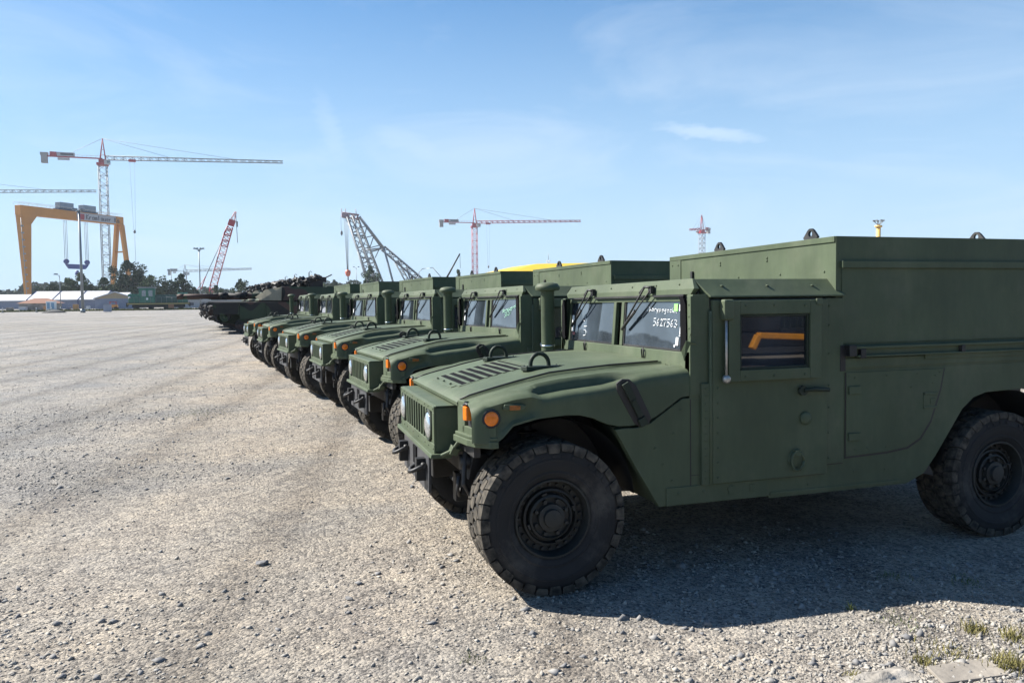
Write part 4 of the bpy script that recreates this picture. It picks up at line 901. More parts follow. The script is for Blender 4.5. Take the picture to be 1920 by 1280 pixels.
q.build('hoist_cable', CABLE, gt)
q = MB(); q.hull([gp(17.2, -.5, 16.6), gp(28.0, -.5, 16.6), gp(17.2, .5, 16.6), gp(28.0, .5, 16.6), gp(18.8, -.5, 14.7), gp(26.3, -.5, 14.7), gp(18.8, .5, 14.7), gp(26.3, .5, 14.7)])
for a in (17.6, 27.5): q.lathe([(.001, -.5), (1.0, -.45), (1.0, .45), (.001, .5)], gp(a, 0, 17.6), 'y', 14)
q.lathe([(.001, -1.2), (.9, -.8), (.5, .9), (.001, 1)], gp(22.5, 0, 13.2), 'z', 10); sp_ = q.build('lifting_beam', BLUE, gt)
q = MB(); gbox(q, 22.0, 41.5, -1.62, -1.50, 34.7, 37.6); sg = q.build('girder_sign', mat('sign_grey', (.38, .38, .40), .6), gt)
q = MB()
def word(mb, text, a0, z0, w, h):
    for i, ch in enumerate(text):
        if ch in LET:
            for ln in LET[ch]: mb.tube([gp(a0+i*w*1.25+u*w, -1.68, z0+v*h) for u, v in ln], .16, 4, False)
LET = {'K': [[(0, 0), (0, 1)], [(.9, 1), (0, .45), (.9, 0)]], 'r': [[(0, 0), (0, .6)], [(0, .4), (.7, .6)]], 'a': [[(.8, .6), (.1, .55), (.1, .05), (.8, .1), (.8, .6), (.8, 0)]], 'm': [[(0, 0), (0, .6), (.4, .6), (.4, 0)], [(.4, .6), (.85, .6), (.85, 0)]], 'l': [[(.3, 0), (.3, 1)]], 'e': [[(.1, .3), (.8, .3), (.7, .6), (.1, .55), (.1, .05), (.8, .05)]], 'u': [[(0, .6), (0, 0), (.8, 0), (.8, .6)]], 's': [[(.8, .6), (.1, .6), (.1, .3), (.8, .3), (.8, 0), (0, 0)]], 'p': [[(0, -.4), (0, .6), (.8, .6), (.8, 0), (0, 0)]]}
word(q, 'Kramlauer Ks', 26.5, 35.2, 1.15, 1.9); q.build('sign_lettering', INKD, sg)
q = MB(); q.prism([(0, 0), (0, 0)], 'x', 0, 1) if False else q.hexa([gp(22.2, -1.75, 35.0), gp(25.2, -1.75, 34.8), gp(25.6, -1.65, 35.8), gp(22.4, -1.65, 36.0), gp(22.8, -1.75, 36.2), gp(25.4, -1.75, 36.0), gp(25.6, -1.65, 37.2), gp(23.2, -1.65, 37.2)]); q.build('sign_emblem', CR, sg)

# red lattice-boom crane
rc_ = empty('crawler_crane', (-21.0, 260, 0)); tag(rc_, 'red and white lattice-boom crawler crane leaning to the right behind the tank guns', 'crawler crane')
q = MB(); q.box(-6, 4, -2.5, -1.4, 0, 1.4); q.box(-6, 4, 1.4, 2.5, 0, 1.4); q.build('crawler_track', STEEL, rc_, bevel=.1)
q = MB(); q.box(-5.5, 2.5, -1.6, 1.6, 1.5, 3.6); q.box(-6.5, -4.5, -1.8, 1.8, 1.8, 4.0); q.build('machine_house', CW, rc_, bevel=.1)
q = MB(); q.box(.8, 2.6, -2.4, -1.2, 1.7, 3.9); q.build('operator_cab', CR, rc_, bevel=.1)
B0, B1, B2 = Vector((.2, 0, 2.6)), Vector((5.8, 0, 22.4)), Vector((8.6, 0, 30.0))
q = MB(); lattice(q, B0, B0+(B1-B0)*.18, .9, 2.0, 3, .13, .09, up=(0, 1, 0)); lattice(q, B0+(B1-B0)*.82, B1, 2.0, 2.0, 4, .13, .10, up=(0, 1, 0)); lattice(q, B1, B1+(B2-B1)*.35, 2.0, 1.6, 3, .16, .12, up=(0, 1, 0)); q.obox(B1+(B2-B1)*.52, (2.0, 1.4, 2.0), (0, R_(20), 0)); q.build('boom_end', CR, rc_)
q = MB(); lattice(q, B0+(B1-B0)*.18, B0+(B1-B0)*.82, 2.0, 2.0, 10, .12, .085, up=(0, 1, 0)); lattice(q, B1+(B2-B1)*.6, B2, 1.3, .4, 3, .1, .07, up=(0, 1, 0)); q.build('boom', mat('faded_red', (.48, .20, .21), .5, var=.2, vscale=.3), rc_)
q = MB(); q.cyl((-3.2, 0, 3.4), (-1.0, 0, 9.2), .14, n=5); q.cyl((-4.6, 0, 3.4), (-1.0, 0, 9.2), .1, n=5); q.build('back_mast', CR, rc_)
q = MB(); q.cyl((-1.0, -.6, 9.2), tuple(B1+Vector((-.8, -.6, 0))), .06, n=4); q.cyl((-1.0, .6, 9.2), tuple(B1+Vector((-.8, .6, 0))), .06, n=4); q.cyl(tuple(B1+Vector((-1, 0, 0))), tuple(B2), .05, n=4); q.cyl(tuple(B2), tuple(B2+Vector((.3, 0, -10))), .09, n=4); q.obox(tuple(B2+Vector((.3, 0, -4))), (.5, .5, 1.8)); q.build('pendant_rope', CABLE, rc_)

# big grey floating crane
fc = empty('floating_crane', (35, 300, 0)); tag(fc, 'large grey A-frame floating crane with red hook block, behind the row of truck roofs', 'floating crane')
def fp(x, z, y=0): return (x-35, y, z)
for s in (-1, 1):
    q = MB(); lattice(q, fp(40.5+s*2.0, -2, s*5), fp(28.5+s*1.2, 33.2, s*1.5), 3.2, 2.0, 12, .30, .17, up=(0, 1, 0)); q.build('boom_leg', CG, fc)
q = MB()
for f in (.3, .55, .8):
    a = [40.5-12*f, -2+35.2*f]; q.cyl(fp(a[0]-2.2, a[1], -4*(1-f)-1), fp(a[0]+2.2, a[1], 4*(1-f)+1), .35, n=6)
q.cyl(fp(36.2, -2, -2), fp(30, 21, -2), .4, n=6); q.cyl(fp(30, 21, -2), fp(26.8, 33.5), .35, n=6)
q.build('cross_brace', CG, fc)
q = MB(); lattice(q, fp(24.8, 34), fp(31.0, 33.2), 1.7, 1.7, 6, .26, .2, up=(0, 1, 0)); q.box(-10.5, -8.2, -1, 1, 33.3, 34.6)
for x in (24.8, 26.3, 30.2): q.cyl(fp(x, 34), fp(x-.3, 36.4), .13, n=4)
q.build('boom_head', mat('dull_pink_grey', (.30, .22, .25), .6), fc)
q = MB(); J = fp(40.3, 21.3)
q.cyl(fp(31.3, 33.4, -1), fp(40.3, 21.3, -2), .42, n=6); q.cyl(fp(31.3, 33.4, 1), fp(40.3, 21.3, 2), .42, n=6)
for f in (.3, .6, .9):
    p_ = (31.3+9*f, 33.4-12.1*f); q.cyl(fp(p_[0], p_[1], -1), fp(p_[0]-3.0-2.5*f, p_[1]-1.0*f-.5, 0), .2, n=5); q.cyl(fp(p_[0], p_[1], -1), fp(p_[0]-.5-2*f, p_[1]-5, 0), .2, n=5)
q.cyl(fp(40.3, 21.3, -2), fp(45.5, 0, -3), .42, n=6); q.cyl(fp(40.3, 21.3, 2), fp(36, 20, 0), .3, n=5); q.cyl(fp(40.3, 21.3, -2), fp(33, 20.4, 0), .3, n=5)
q.build('luffing_frame', CG, fc)
q = MB(); lattice(q, fp(40.3, 21.3), fp(60, 4.5), 1.8, 1.8, 12, .26, .17, up=(0, 1, 0)); lattice(q, fp(45.5, 16.0), fp(53, 2), 1.4, 1.4, 7, .18, .13, up=(0, 1, 0)); q.cyl(fp(49.5, 13.5), fp(53.5, 0), .38, n=6); q.build('back_stay', CG, fc)
q = MB()
for dx in (0, .5, 1.0, 1.5): q.cyl(fp(25.4+dx, 33.5), fp(26.2+dx*.3, 12.5), .075, n=4)
q.cyl(fp(24.2, 33.8), fp(24.3, 28), .06, n=4); q.lathe([(.001, -1.2), (.45, -.4), (.4, .6), (.001, 1)], fp(24.4, 27), 'z', 8); q.build('hoist_cable', CABLE, fc)
q = MB(); q.lathe([(.001, -1.3), (.8, -.9), (1.1, .3), (.9, 1.2), (.001, 1.5)], fp(26.5, 11.4), 'z', 12); hb = q.build('hook_block', mat('orange_red_block', (.55, .13, .07), .5), fc)
q = MB(); q.cyl(fp(26.5, 10.2), fp(26.5, 8.9), .3, n=6); q.tube([fp(26.5, 9), fp(27, 8.5), fp(26.8, 7.9), fp(26.2, 8.1)], .2, 5); q.build('hook', CG, hb)
q = MB(); q.box(-12, 30, -12, 12, -.5, 3); q.box(2, 22, -8, 8, 3, 7); q.build('pontoon', CG, fc, bevel=.2)

# slim things on the skyline
def lamp_mast(x, y, H, r, arms, label, heads=.9, cat='lamp post'):
    t = empty('lamp_post', (x, y, 0)); tag(t, label, cat)
    q = MB(); q.cyl((0, 0, 0), (0, 0, H), r, r*.6, n=10); q.cyl((0, 0, 0), (0, 0, .5), r*1.6, r*1.5, n=10); q.build('pole', POLE, t)
    for a in arms:
        q = MB(); q.tube([(0, 0, H-.5), (a*.5, 0, H-.05), (a, 0, H+.05)], r*.35, 5); q.hull([(a-heads*.5, -.25, H), (a+heads*.5, -.25, H+.05), (a-heads*.5, .25, H), (a+heads*.5, .25, H+.05), (a-heads*.3, -.15, H+.28), (a+heads*.3, .15, H+.28)]); q.build('lamp_head', POLE, t)
    return t
lamp_mast(-27.6, 119, 14.6, .21, (-.5, .5), 'thick grey lighting pole standing between the gantry crane legs', .7)
lamp_mast(-41.2, 165, 6.8, .09, (-.6,), 'thin grey lamp post in front of the white halls', .8)
lamp_mast(-14.5, 150, 11.1, .13, (-.75, -.3, .3, .75), 'lighting mast with a ring of four lamps left of the red crawler crane', .45)
lamp_mast(-28.7, 230, 10, .13, (-.6, .3), 'slim lighting mast rising above the green locomotive', .6)
lamp_mast(25.6, 260, 12.2, .12, (-.8, .8), 'two-armed lamp post beside the red hook block of the floating crane', .6)
# telescopic booms and pipes behind the trucks
q = MB(); q.cyl((25.5, 120, 4.2), (28.2, 120, 8.9), .16, .11, n=8); q.cyl((28.2, 120, 8.9), (28.25, 120, 6.5), .03, n=4); tb = empty('telescopic_crane', (24, 120, 0)); tag(tb, 'dark telescopic crane arm slanting up behind the fourth truck box', 'mobile crane')
q.v = [(x-24, y-120, z) for x, y, z in q.v]; q.build('telescopic_arm', BLACK, tb)
q = MB(); q.box(-6, 2.5, -1.25, 1.25, .9, 2.0); q.box(-1.2, 2.2, -1.1, 1.1, 2.0, 4.0); q.build('carrier_body', CG, tb, bevel=.05)
for x in (-5, -3.4, 0, 1.6):
    q = MB(); q.lathe([(.5, -1.25), (.5, 1.25), (.001, 1.25)], (x, 0, .5), 'y', 16); q.build('wheel', RUBBER, tb)
# conveyor-like bent pipe
t = MB(); t.tube([(21.2, 120, 0), (21.3, 120, 5.9), (21.9, 120, 6.4), (23.6, 120, 6.6), (25.0, 120, 5.0), (25.3, 120, 0)], .07, 6); tag(t.build('bent_pipe', POLE), 'bent grey pipe rail rising just left of the slanting dark crane arm', 'pipe')
# yellow chimney pole
t = empty('signal_tower', (150.6, 160, 0)); tag(t, 'yellow tubular tower with lamp ring above the nearest truck cargo box', 'tower')
q = MB(); q.cyl((0, 0, 0), (0, 0, 19.4), .62, .55, n=14); q.cyl((0, 0, 19.0), (0, 0, 19.5), .9, n=14); q.build('column', mat('pale_yellow_paint', (.66, .42, .12), .5), t)
q = MB()
for k in range(7):
    a = k*.9; q.cyl((0, 0, 19.4), (math.cos(a)*1.2, math.sin(a)*1.2, 20.6), .08, n=4); q.obox((math.cos(a)*1.2, math.sin(a)*1.2, 20.7), (.5, .5, .35), (0, 0, a))
q.build('floodlight_ring', POLE, t)
# yellow hall roof
YEL = mat('bright_yellow_sheet', (.62, .42, .012), .5, var=.04, vscale=.3)
t = empty('warehouse', (95, 240, 0)); tag(t, 'hall with a bright yellow low-pitched roof behind the second truck', 'building')
q = MB(); q.box(-26, 24, -10, 30, 0, 8.2); q.build('wall', mat('pale_wall_sheet', (.5, .5, .48), .7), t)
q = MB(); q.hull([(-28, -12, 8.2), (26, -12, 8.2), (-28, 32, 8.2), (26, 32, 8.2), (-28, -12, 9.0), (26, -12, 9.0), (-13, -4, 12.5), (20, -4, 13.2), (-13, 24, 12.5), (20, 24, 13.2), (-27, -12, 9.4), (-27, 32, 9.4), (26, 32, 9.0)]); q.build('roof', YEL, t)
q = MB(); lattice(q, (109.5, 300, 0), (109.5, 300, 17), 1.6, 1.2, 12, .1, .07); q.cyl((109.6, 300, 17), (109.6, 300, 19.8), .1, n=4); tag(q.build('lattice_mast', POLE), 'thin lattice radio mast standing behind the yellow roof', 'mast')

# white halls
SHEET = mat('white_sheeting', (.48, .49, .51), .6, var=.08, vscale=.5); BEAM = mat('dark_blue_beam', (.05, .07, .16), .5); CREAM = mat('cream_gable', (.42, .33, .22), .8, var=.15); GREYW = mat('grey_blue_wall', (.24, .26, .33), .8, var=.15)
def hall(x, y, w, d, h, hr, rz, label, rw=SHEET, ww=GREYW, gable=CREAM, ribs=0):
    t = empty('storage_hall', (x, y, 0), rz); tag(t, label, 'hall')
    q = MB(); q.box(-w/2, w/2, -d/2, d/2, 0, h); q.build('wall', ww, t)
    q = MB(); q.prism([(-w/2, h), (w/2, h), (0, hr)], 'y', -d/2, d/2); q.build('gable', gable, t)
    q = MB(); q.prism([(-w/2-.3, h-.08), (0, hr+.0), (w/2+.3, h-.08), (w/2+.3, h+.12), (0, hr+.25), (-w/2-.3, h+.12)], 'y', -d/2-.4, d/2+.4); q.build('roof', rw, t)
    for k in range(ribs):
        yy = -d/2-.42+k*(d+.8)/max(1, ribs-1)
        q = MB(); q.tube([(-w/2-.35, yy, 0), (-w/2-.35, yy, h+.1), (0, yy, hr+.32), (w/2+.35, yy, h+.1), (w/2+.35, yy, 0)], .13, 4, False); q.build('frame_beam', BEAM, t)
    q = MB(); q.box(-w*.2, w*.2, -d/2-.06, -d/2, 0, h*.8); q.build('hall_door', GREYW if gable is CREAM else INKD, t)
    return t
hall(-33.4, 176, 7.2, 10, 2.1, 3.35, R_(8), 'hall with white roof edge and cream gable, between lighting pole and locomotive')
hall(-43.5, 186, 7.5, 15, 1.9, 3.6, R_(78), 'long white-roofed hall with dark blue frame beams behind the thin lamp post', ribs=4)
hall(-37.8, 192, 5.5, 9, 1.9, 3.3, R_(80), 'small white-roofed hall half hidden by the thick lighting pole')
hall(-57.5, 195, 6, 14, 1.8, 3.0, R_(70), 'low white-roofed hall at the left, beside the yellow gantry leg')
hall(-70, 212, 6, 10, 1.8, 3.4, R_(65), 'white-roofed hall cut by the left edge of the picture')
t = empty('low_hut', (-45.4, 168, 0)); tag(t, 'low brown-roofed hut with clutter at the foot of the gantry leg', 'hut')
q = MB(); q.box(-3.2, 3.2, -2, 2, 0, 1.3); q.build('wall', mat('drab_wall', (.3, .27, .24), .8, var=.3, vscale=1), t)
q = MB(); q.hull([(-3.6, -2.3, 1.3), (3.8, -2.3, 1.3), (-3.6, 2.3, 1.3), (3.8, 2.3, 1.3), (-1, 0, 2.3), (1.2, 0, 2.3)]); q.build('roof', mat('rusty_roof', (.22, .10, .06), .8, var=.2), t)
rn = random.Random(8)
cols = [(.5, .5, .52), (.35, .12, .08), (.45, .25, .10), (.12, .14, .2), (.6, .6, .6), (.2, .18, .16)]
cm_ = [mat('crate_paint_%d' % i, c, .7) for i, c in enumerate(cols)]
spots_ = [(-52.5, 'white'), (-49.5, 'dark'), (-47.6, 'grey'), (-43.5, 'brown'), (-42.6, 'rusty'), (-39.6, 'blue'), (-38.4, 'rusty orange'), (-36.6, 'white')]
for k, (x, cn) in enumerate(spots_):
    q = MB(); w = rn.uniform(.5, 1.3); q.box(-w/2, w/2, -.5, .5, 0, .5+rn.random()*.6); q.box(-w/2-.05, w/2+.05, -.55, .55, .45, .52)
    o = q.build('crate', cm_[{'white': 4, 'dark': 5, 'grey': 0, 'brown': 2, 'rusty': 1, 'blue': 3, 'rusty orange': 2}[cn]], bevel=.03); o.location = (x, 163+rn.random()*3, 0)
    tag(o, '%s crate on the ground in front of the halls, %s from the left' % (cn, ['first', 'second', 'third', 'fourth', 'fifth', 'sixth', 'seventh', 'eighth'][k]), 'crate', 'crates in front of the halls')
t = empty('low_building', (-17, 178, 0)); tag(t, 'long low grey building behind the tank guns, right of the locomotive', 'building')
q = MB(); q.box(-5.5, 14, -3, 3, 0, 1.5); q.build('wall', mat('grey_render', (.33, .34, .36), .8, var=.1), t)
q = MB(); q.box(-5.8, 14.3, -3.3, 3.3, 1.5, 1.68); q.build('roof', CW, t)
for k in range(7): q = MB(); q.box(-4.6+k*2.4, -3.4+k*2.4, -3.06, -3.0, .5, 1.1); q.build('window', INKD, t)
t = empty('kiosk', (-41.6, 160, 0)); tag(t, 'small white portable cabin with blue panels in front of the halls', 'cabin')
q = MB(); q.box(-.75, .75, -.6, .6, 0, 1.65); q.build('cabin_shell', WHITEP, t, bevel=.04)
q = MB(); q.box(-.6, -.1, -.63, -.6, .25, 1.4); q.box(.12, .62, -.63, -.6, .25, 1.4); q.build('door', mat('pale_blue_panel', (.18, .32, .45), .5), t)
t = empty('switch_cabinet', (-24.9, 121.6, 0)); tag(t, 'grey electrical cabinet standing on the grass left of the locomotive', 'cabinet')
q = MB(); q.box(-.5, .5, -.3, .3, .05, 1.1); q.build('cabinet_case', mat('cabinet_grey', (.28, .30, .36), .6), t, bevel=.02)
q = MB(); q.box(-.54, .54, -.34, .34, 1.1, 1.17); q.box(-.01, .01, -.31, -.3, .1, 1.05); q.build('cabinet_lid', POLE, t)
q = MB(); q.lathe([(1.7, 0), (1.3, .18), (.8, .30), (.4, .42), (.001, .48)], (0, 0, 0), 'z', 14); o = q.build('rubble_heap', mat('dark_soil', (.05, .05, .05), .9, var=.3, bump=.5, bscale=3)); o.location = (-32.2, 123, 0); tag(o, 'low dark heap of soil on the far left of the yard', 'heap')
for i, x in enumerate((-40.8, -36.3, -34.2)):
    q = MB(); q.cyl((0, 0, 0), (0, 0, .75), .06, n=8); q.cyl((0, 0, 0), (0, 0, .12), .22, n=8); o = q.build('bollard', POLE); o.location = (x, 130, 0); tag(o, ['leftmost of the three short posts at the far edge of the yard', 'middle one of the three short posts at the far edge of the yard', 'rightmost of the three short posts at the far edge of the yard'][i], 'post', 'short posts at the yard edge')
# little orange loader
t = empty('small_loader', (-29.2, 150, 0)); tag(t, 'small orange loader parked left of the green locomotive', 'loader')
q = MB(); q.box(-.9, .7, -.5, .5, .4, .95); q.build('body', mat('orange_paint', (.6, .25, .06), .5), t, bevel=.05)
q = MB(); q.box(-.6, .5, -.5, .5, 1.4, 1.5)
for x in (-.55, .45):
    for y in (-.45, .45): q.cyl((x, y, .9), (x, y, 1.45), .04, n=5)
q.build('canopy', CR, t)
for x in (-.6, .45):
    q = MB(); q.lathe([(.001, -.6), (.3, -.6), (.3, .6), (.001, .6)], (x, 0, .3), 'y', 14); q.build('wheel', RUBBER, t)

# shunting locomotive
LG = mat('locomotive_green', (.015, .13, .085), .4, var=.08, vscale=.6); LGD = mat('locomotive_dark_green', (.01, .06, .05), .45)
t = empty('locomotive', (-25.5, 140, 0), R_(6)); tag(t, 'dark green shunting locomotive standing at the far edge of the yard', 'locomotive')
q = MB(); q.box(.3, 10.0, -1.3, 1.3, .95, 1.25); q.box(0.1, .35, -1.3, 1.3, .6, 1.3); q.box(9.9, 10.15, -1.3, 1.3, .6, 1.3); q.box(1.0, 9.3, -1.0, 1.0, .45, .95); q.build('frame', BLACK, t, bevel=.03)
q = MB(); q.box(.4, 2.3, -1.0, 1.0, 1.25, 2.75); q.build('rear_hood', LG, t, bevel=.06)
q = MB(); q.box(4.6, 8.1, -.9, .9, 1.25, 2.6); q.build('engine_hood', LGD, t, bevel=.06)
q = MB(); q.box(8.1, 9.8, -1.0, 1.0, 1.25, 2.95); q.build('front_hood', LG, t, bevel=.12)
q = MB(); q.box(2.1, 4.6, -1.25, 1.25, 1.25, 3.75); cb_ = q.build('cab', LG, t, bevel=.05)
q = MB(); q.box(1.9, 4.8, -1.4, 1.4, 3.75, 3.92); q.build('cab_roof', CG, cb_, bevel=.05)
for x in (2.85, 3.9): q = MB(); q.box(x-.32, x+.32, -1.28, -1.25, 2.35, 3.4); q.build('cab_window', WGLASS, cb_)
q = MB(); q.box(3.2, 3.5, -1.29, -1.25, 1.75, 2.1); q.build('number_plate', WHITEP, cb_)
q = MB(); q.box(.3, 10.0, -1.35, -1.3, .98, 1.2); q.build('running_board', mat('dull_yellow_edge', (.35, .28, .10), .6), t)
for x in (1.6, 3.9, 6.3, 8.6):
    q = MB(); q.lathe([(.001, -.95), (.15, -.95), (.42, -.85), (.45, -.7), (.45, .7), (.42, .85), (.001, .95)], (x, 0, .5), 'y', 18); q.build('wheel', BLACK, t)
q = MB()
for k in range(12): q.cyl((.5+k*.84, -1.28, 1.25), (.5+k*.84, -1.28, 2.2), .025, n=4)
q.cyl((.5, -1.28, 2.2), (2.2, -1.28, 2.2), .025, n=4); q.cyl((5, -1.28, 2.2), (9.8, -1.28, 2.2), .025, n=4); q.build('handrail', POLE, t)
for x, z in ((.6, 2.2), (8.7, 2.3)): q = MB(); q.lathe([(.001, -.15), (.18, -.12), (.2, .1), (.001, .12)], (x+.1, -1.1, z), 'y', 12); q.build('lamp', CHROME, t)
q = MB(); q.box(6.6, 7.5, -1.5, -1.3, 0.1, .95); q.build('tool_box', mat('rusty_orange', (.35, .16, .08), .7), t)

# ------------------------------------------------------------------ trees
BARK = mat('tree_bark', (.07, .055, .04), .9)
def leafmat(n, c): m = mat(n, c, .8, col2=tuple(q*1.9 for q in c), vscale=.5, spec=.15); return m
LF = [leafmat('leaf_dark', (.020, .036, .018)), leafmat('leaf_mid', (.030, .050, .022)), leafmat('leaf_pale', (.042, .060, .030))]
def tree(x, y, H, W_, m, label, seed, zc=.62, n=2600, name='tree', cat='tree', tall=1.0, group='trees beyond the yard', leaf=.34):
    r = random.Random(seed); t = empty(name, (x, y, 0)); tag(t, label, cat, group)
    q = MB(); q.tube([(0, 0, 0), (r.uniform(-.2, .2), 0, H*.4), (r.uniform(-.4, .4), 0, H*.86)], .035*H*.6, 7, True, .06)
    tips = []
    for k in range(9):
        a = r.uniform(0, 6.28); z0 = H*r.uniform(.22, .6); L = W_*r.uniform(.3, .5); e = (math.cos(a)*L, math.sin(a)*L, z0+H*r.uniform(.08, .3)); q.tube([(0, 0, z0), (e[0]*.5, e[1]*.5, z0+(e[2]-z0)*.65), e], .012*H, 5, True, .03); tips.append(e)
    q.build('trunk', BARK, t)
    blobs = [(Vector(e), r.uniform(.13, .24)*W_) for e in tips]
    for k in range(34):
        a = r.uniform(0, 6.28); u = r.random()**.5; zz = r.uniform(.2, .98); rad = W_*.42*math.sin(min(1, .18+zz*.9)*math.pi)**.6
        blobs.append((Vector((math.cos(a)*rad*u, math.sin(a)*rad*u, H*zz)), r.uniform(.10, .22)*W_*(1.1-zz*.4)))
    vs = []; fs = []
    for k in range(n):
        c, R0 = r.choice(blobs); d = Vector((r.gauss(0, 1), r.gauss(0, 1), r.gauss(0, 1))).normalized()*R0*(r.random()**.4); p = c+d
        if p.z > H*1.02 or p.z < .15*H: continue
        s = leaf*r.uniform(.5, 1.25); a = Vector((r.gauss(0, 1), r.gauss(0, 1), r.gauss(0, 1))).normalized(); b = a.cross(Vector((r.gauss(0, 1), r.gauss(0, 1), r.gauss(0, 1)))).normalized()
        i = len(vs); vs += [p-a*s*.5, p+b*s*.4, p+a*s*.5, p-b*s*.4]; fs.append((i, i+1, i+2, i+3))
    q = MB(); q.add(vs, fs); q.build('crown', m, t, fixn=False)
    return t
TR = [(-39.2, 226, 13.0, 8.5, 0, 3600, 'tallest dark tree standing behind the gantry crane A-leg'),
      (-36.0, 222, 9.6, 6, 0, 2200, 'dark bushy tree just right of the tallest tree'),
      (-44.6, 224, 7.6, 7, 1, 2400, 'mid green tree behind the cream gable hall'),
      (-49.6, 222, 9.0, 6.5, 1, 2400, 'airy green tree behind the thick lighting pole'),
      (-53.2, 224, 7.6, 6, 1, 2200, 'green tree left of the thick lighting pole'),
      (-57.2, 226, 6.0, 7, 0, 2200, 'dark spreading tree behind the thin lamp post'),
      (-31.6, 214, 8.2, 6.0, 1, 2400, 'rounded green tree directly behind the locomotive cab'),
      (-28.4, 214, 6.4, 6.0, 2, 2200, 'pale green bush tree right of the locomotive cab'),
      (-24.2, 212, 8.8, 5.2, 0, 2400, 'dark tree at the right end of the locomotive'),
      (-21.6, 216, 5.0, 4.5, 0, 1500, 'small dark tree left of the red crane foot'),
      (-17.0, 230, 5.6, 4.6, 1, 1500, 'small tree seen through the red crane boom foot'),
      (-10.2, 222, 7.2, 4.4, 2, 1900, 'lone pale green tree above the nearest tank gun'),
      (-6.2, 232, 5.2, 4.6, 1, 1300, 'low tree right of the lone pale green tree'),
      (14.5, 262, 8.6, 5.5, 2, 1500, 'distant pale tree right of the tank turret'),
      (18.6, 266, 8.4, 4.5, 2, 1300, 'distant pale tree left of the red hook block'),
      (30.6, 262, 12.6, 6.5, 1, 2400, 'tree standing beside the lowest legs of the floating crane'),
      (61.5, 262, 11.4, 4.0, 1, 1500, 'small tree above the fourth truck box, right of the dark crane arm')]
for k, (x, y, H, w, m, n, lb_) in enumerate(TR): tree(x, y, H, w, LF[m], lb_, 30+k, n=int(n*1.5), leaf=.5)
# far wood, one mass
r = random.Random(2); vs = []; fs = []
for k in range(26000):
    x = r.uniform(-330, 330); y = 480+r.uniform(-14, 14); top = 8.5+2.2*math.sin(x*.045)+1.6*math.sin(x*.15+1)+1.1*math.sin(x*.43)
    z = r.random()**.8*max(3, top); s = r.uniform(.6, 1.5); a = Vector((r.gauss(0, 1), r.gauss(0, 1), r.gauss(0, 1))).normalized(); b = a.cross(Vector((r.gauss(0, 1), r.gauss(0, 1), 1))).normalized(); p = Vector((x, y, z))
    i = len(vs); vs += [p-a*s, p+b*s, p+a*s, p-b*s]; fs.append((i, i+1, i+2, i+3))
q = MB(); q.add(vs, fs); tag(q.build('far_wood', LF[0], fixn=False), 'dark line of distant woodland along the horizon', 'woodland', kind='stuff')

# ------------------------------------------------------------------ foreground odds and ends
WOOD = mat('weathered_board', (.20, .18, .155), .85, col2=(.29, .26, .22), vscale=9, bump=.4, bscale=30)
q = MB(); q.hexa([(-.20, -.075, .012), (.19, -.10, .005), (.21, .055, .012), (-.15, .075, .02), (-.20, -.075, .034), (.19, -.10, .027), (.21, .055, .034), (-.15, .075, .042)]); o = q.build('wooden_board', WOOD, bevel=.003); o.location = (1.42, -1.37, -.012); o.scale = (.9, .9, .7); tag(o, 'weathered grey board lying on the gravel at the bottom right', 'board')
CLO = mat('grubby_plastic', (.27, .25, .22), .8, var=.35, vscale=14, dust=.6, bump=.6, bscale=60)
rr_ = random.Random(5); rows = []
for i in range(15):
    rows.append([(-.17+.024*i, -.07+.014*j, .004+max(0, math.sin(i*.9+j*.5)*.014+math.sin(j*1.3-i*.4)*.012+.018+rr_.uniform(-.005, .005))*math.sin(math.pi*i/14)*math.sin(math.pi*j/9)) for j in range(10)])
q = MB(); q.grid(rows); rows2 = [[(x, y, z-.004) for x, y, z in r0] for r0 in rows]; q.grid(rows2); o = q.build('plastic_sheet', CLO); o.location = (1.03, -1.30, 0); tag(o, 'crumpled pale plastic sheet beside the weathered board', 'plastic sheet')
TUFT = mat('dry_grass_blade', (.12, .115, .04), .8, col2=(.24, .21, .09), vscale=20, spec=.1); TUFT2 = mat('sparse_green_weed', (.08, .11, .03), .8, col2=(.15, .17, .06), vscale=20, spec=.1)
def tuft(x, y, n, rad, h, m, label, seed):
    r = random.Random(seed); mb = blades([(r.gauss(0, rad*.5), r.gauss(0, rad*.5)) for _ in range(n)], h*.4, h, .0022, r, 1.1); o = mb.build('grass_tuft', m, fixn=False); o.location = (x, y, 0); tag(o, label, 'grass tuft', 'grass tufts on the gravel')
for k, (x, y, n, rad, h, m, lb_) in enumerate([(1.83, -1.07, 150, .05, .07, TUFT, 'yellow tuft above the right end of the weathered board'), (1.33, -1.25, 140, .05, .05, TUFT, 'low yellow tuft touching the left corner of the board'), (1.66, -1.40, 240, .07, .09, TUFT, 'largest yellow tuft at the bottom right corner'),
      (1.95, -1.20, 170, .07, .07, TUFT, 'yellow tuft at the right edge of the picture'), (1.55, -.86, 110, .10, .035, TUFT2, 'sparse greenish tuft just outside the truck shadow'), (-.64, -.57, 60, .05, .03, TUFT2, 'small lone tuft left of the shadow in the foreground'),
      (1.50, -1.22, 200, .12, .045, TUFT, 'wide thin tuft behind the weathered board'), (.92, -1.25, 50, .03, .04, TUFT, 'tiny yellow tuft left of the plastic sheet'), (1.43, -.66, 30, .02, .06, TUFT2, 'thin upright weed on the shadow edge'),
      (-2.6, 8.3, 500, .45, .03, TUFT2, 'flat green patch far out on the gravel'), (2.35, -.55, 70, .08, .04, TUFT2, 'dull weed in the truck shadow near the right edge'), (2.0, -.35, 60, .06, .04, TUFT2, 'dull weed in the truck shadow under the cargo box')]): tuft(x, y, int(n*.7), rad*1.3, h*.9, m, lb_, 60+k)
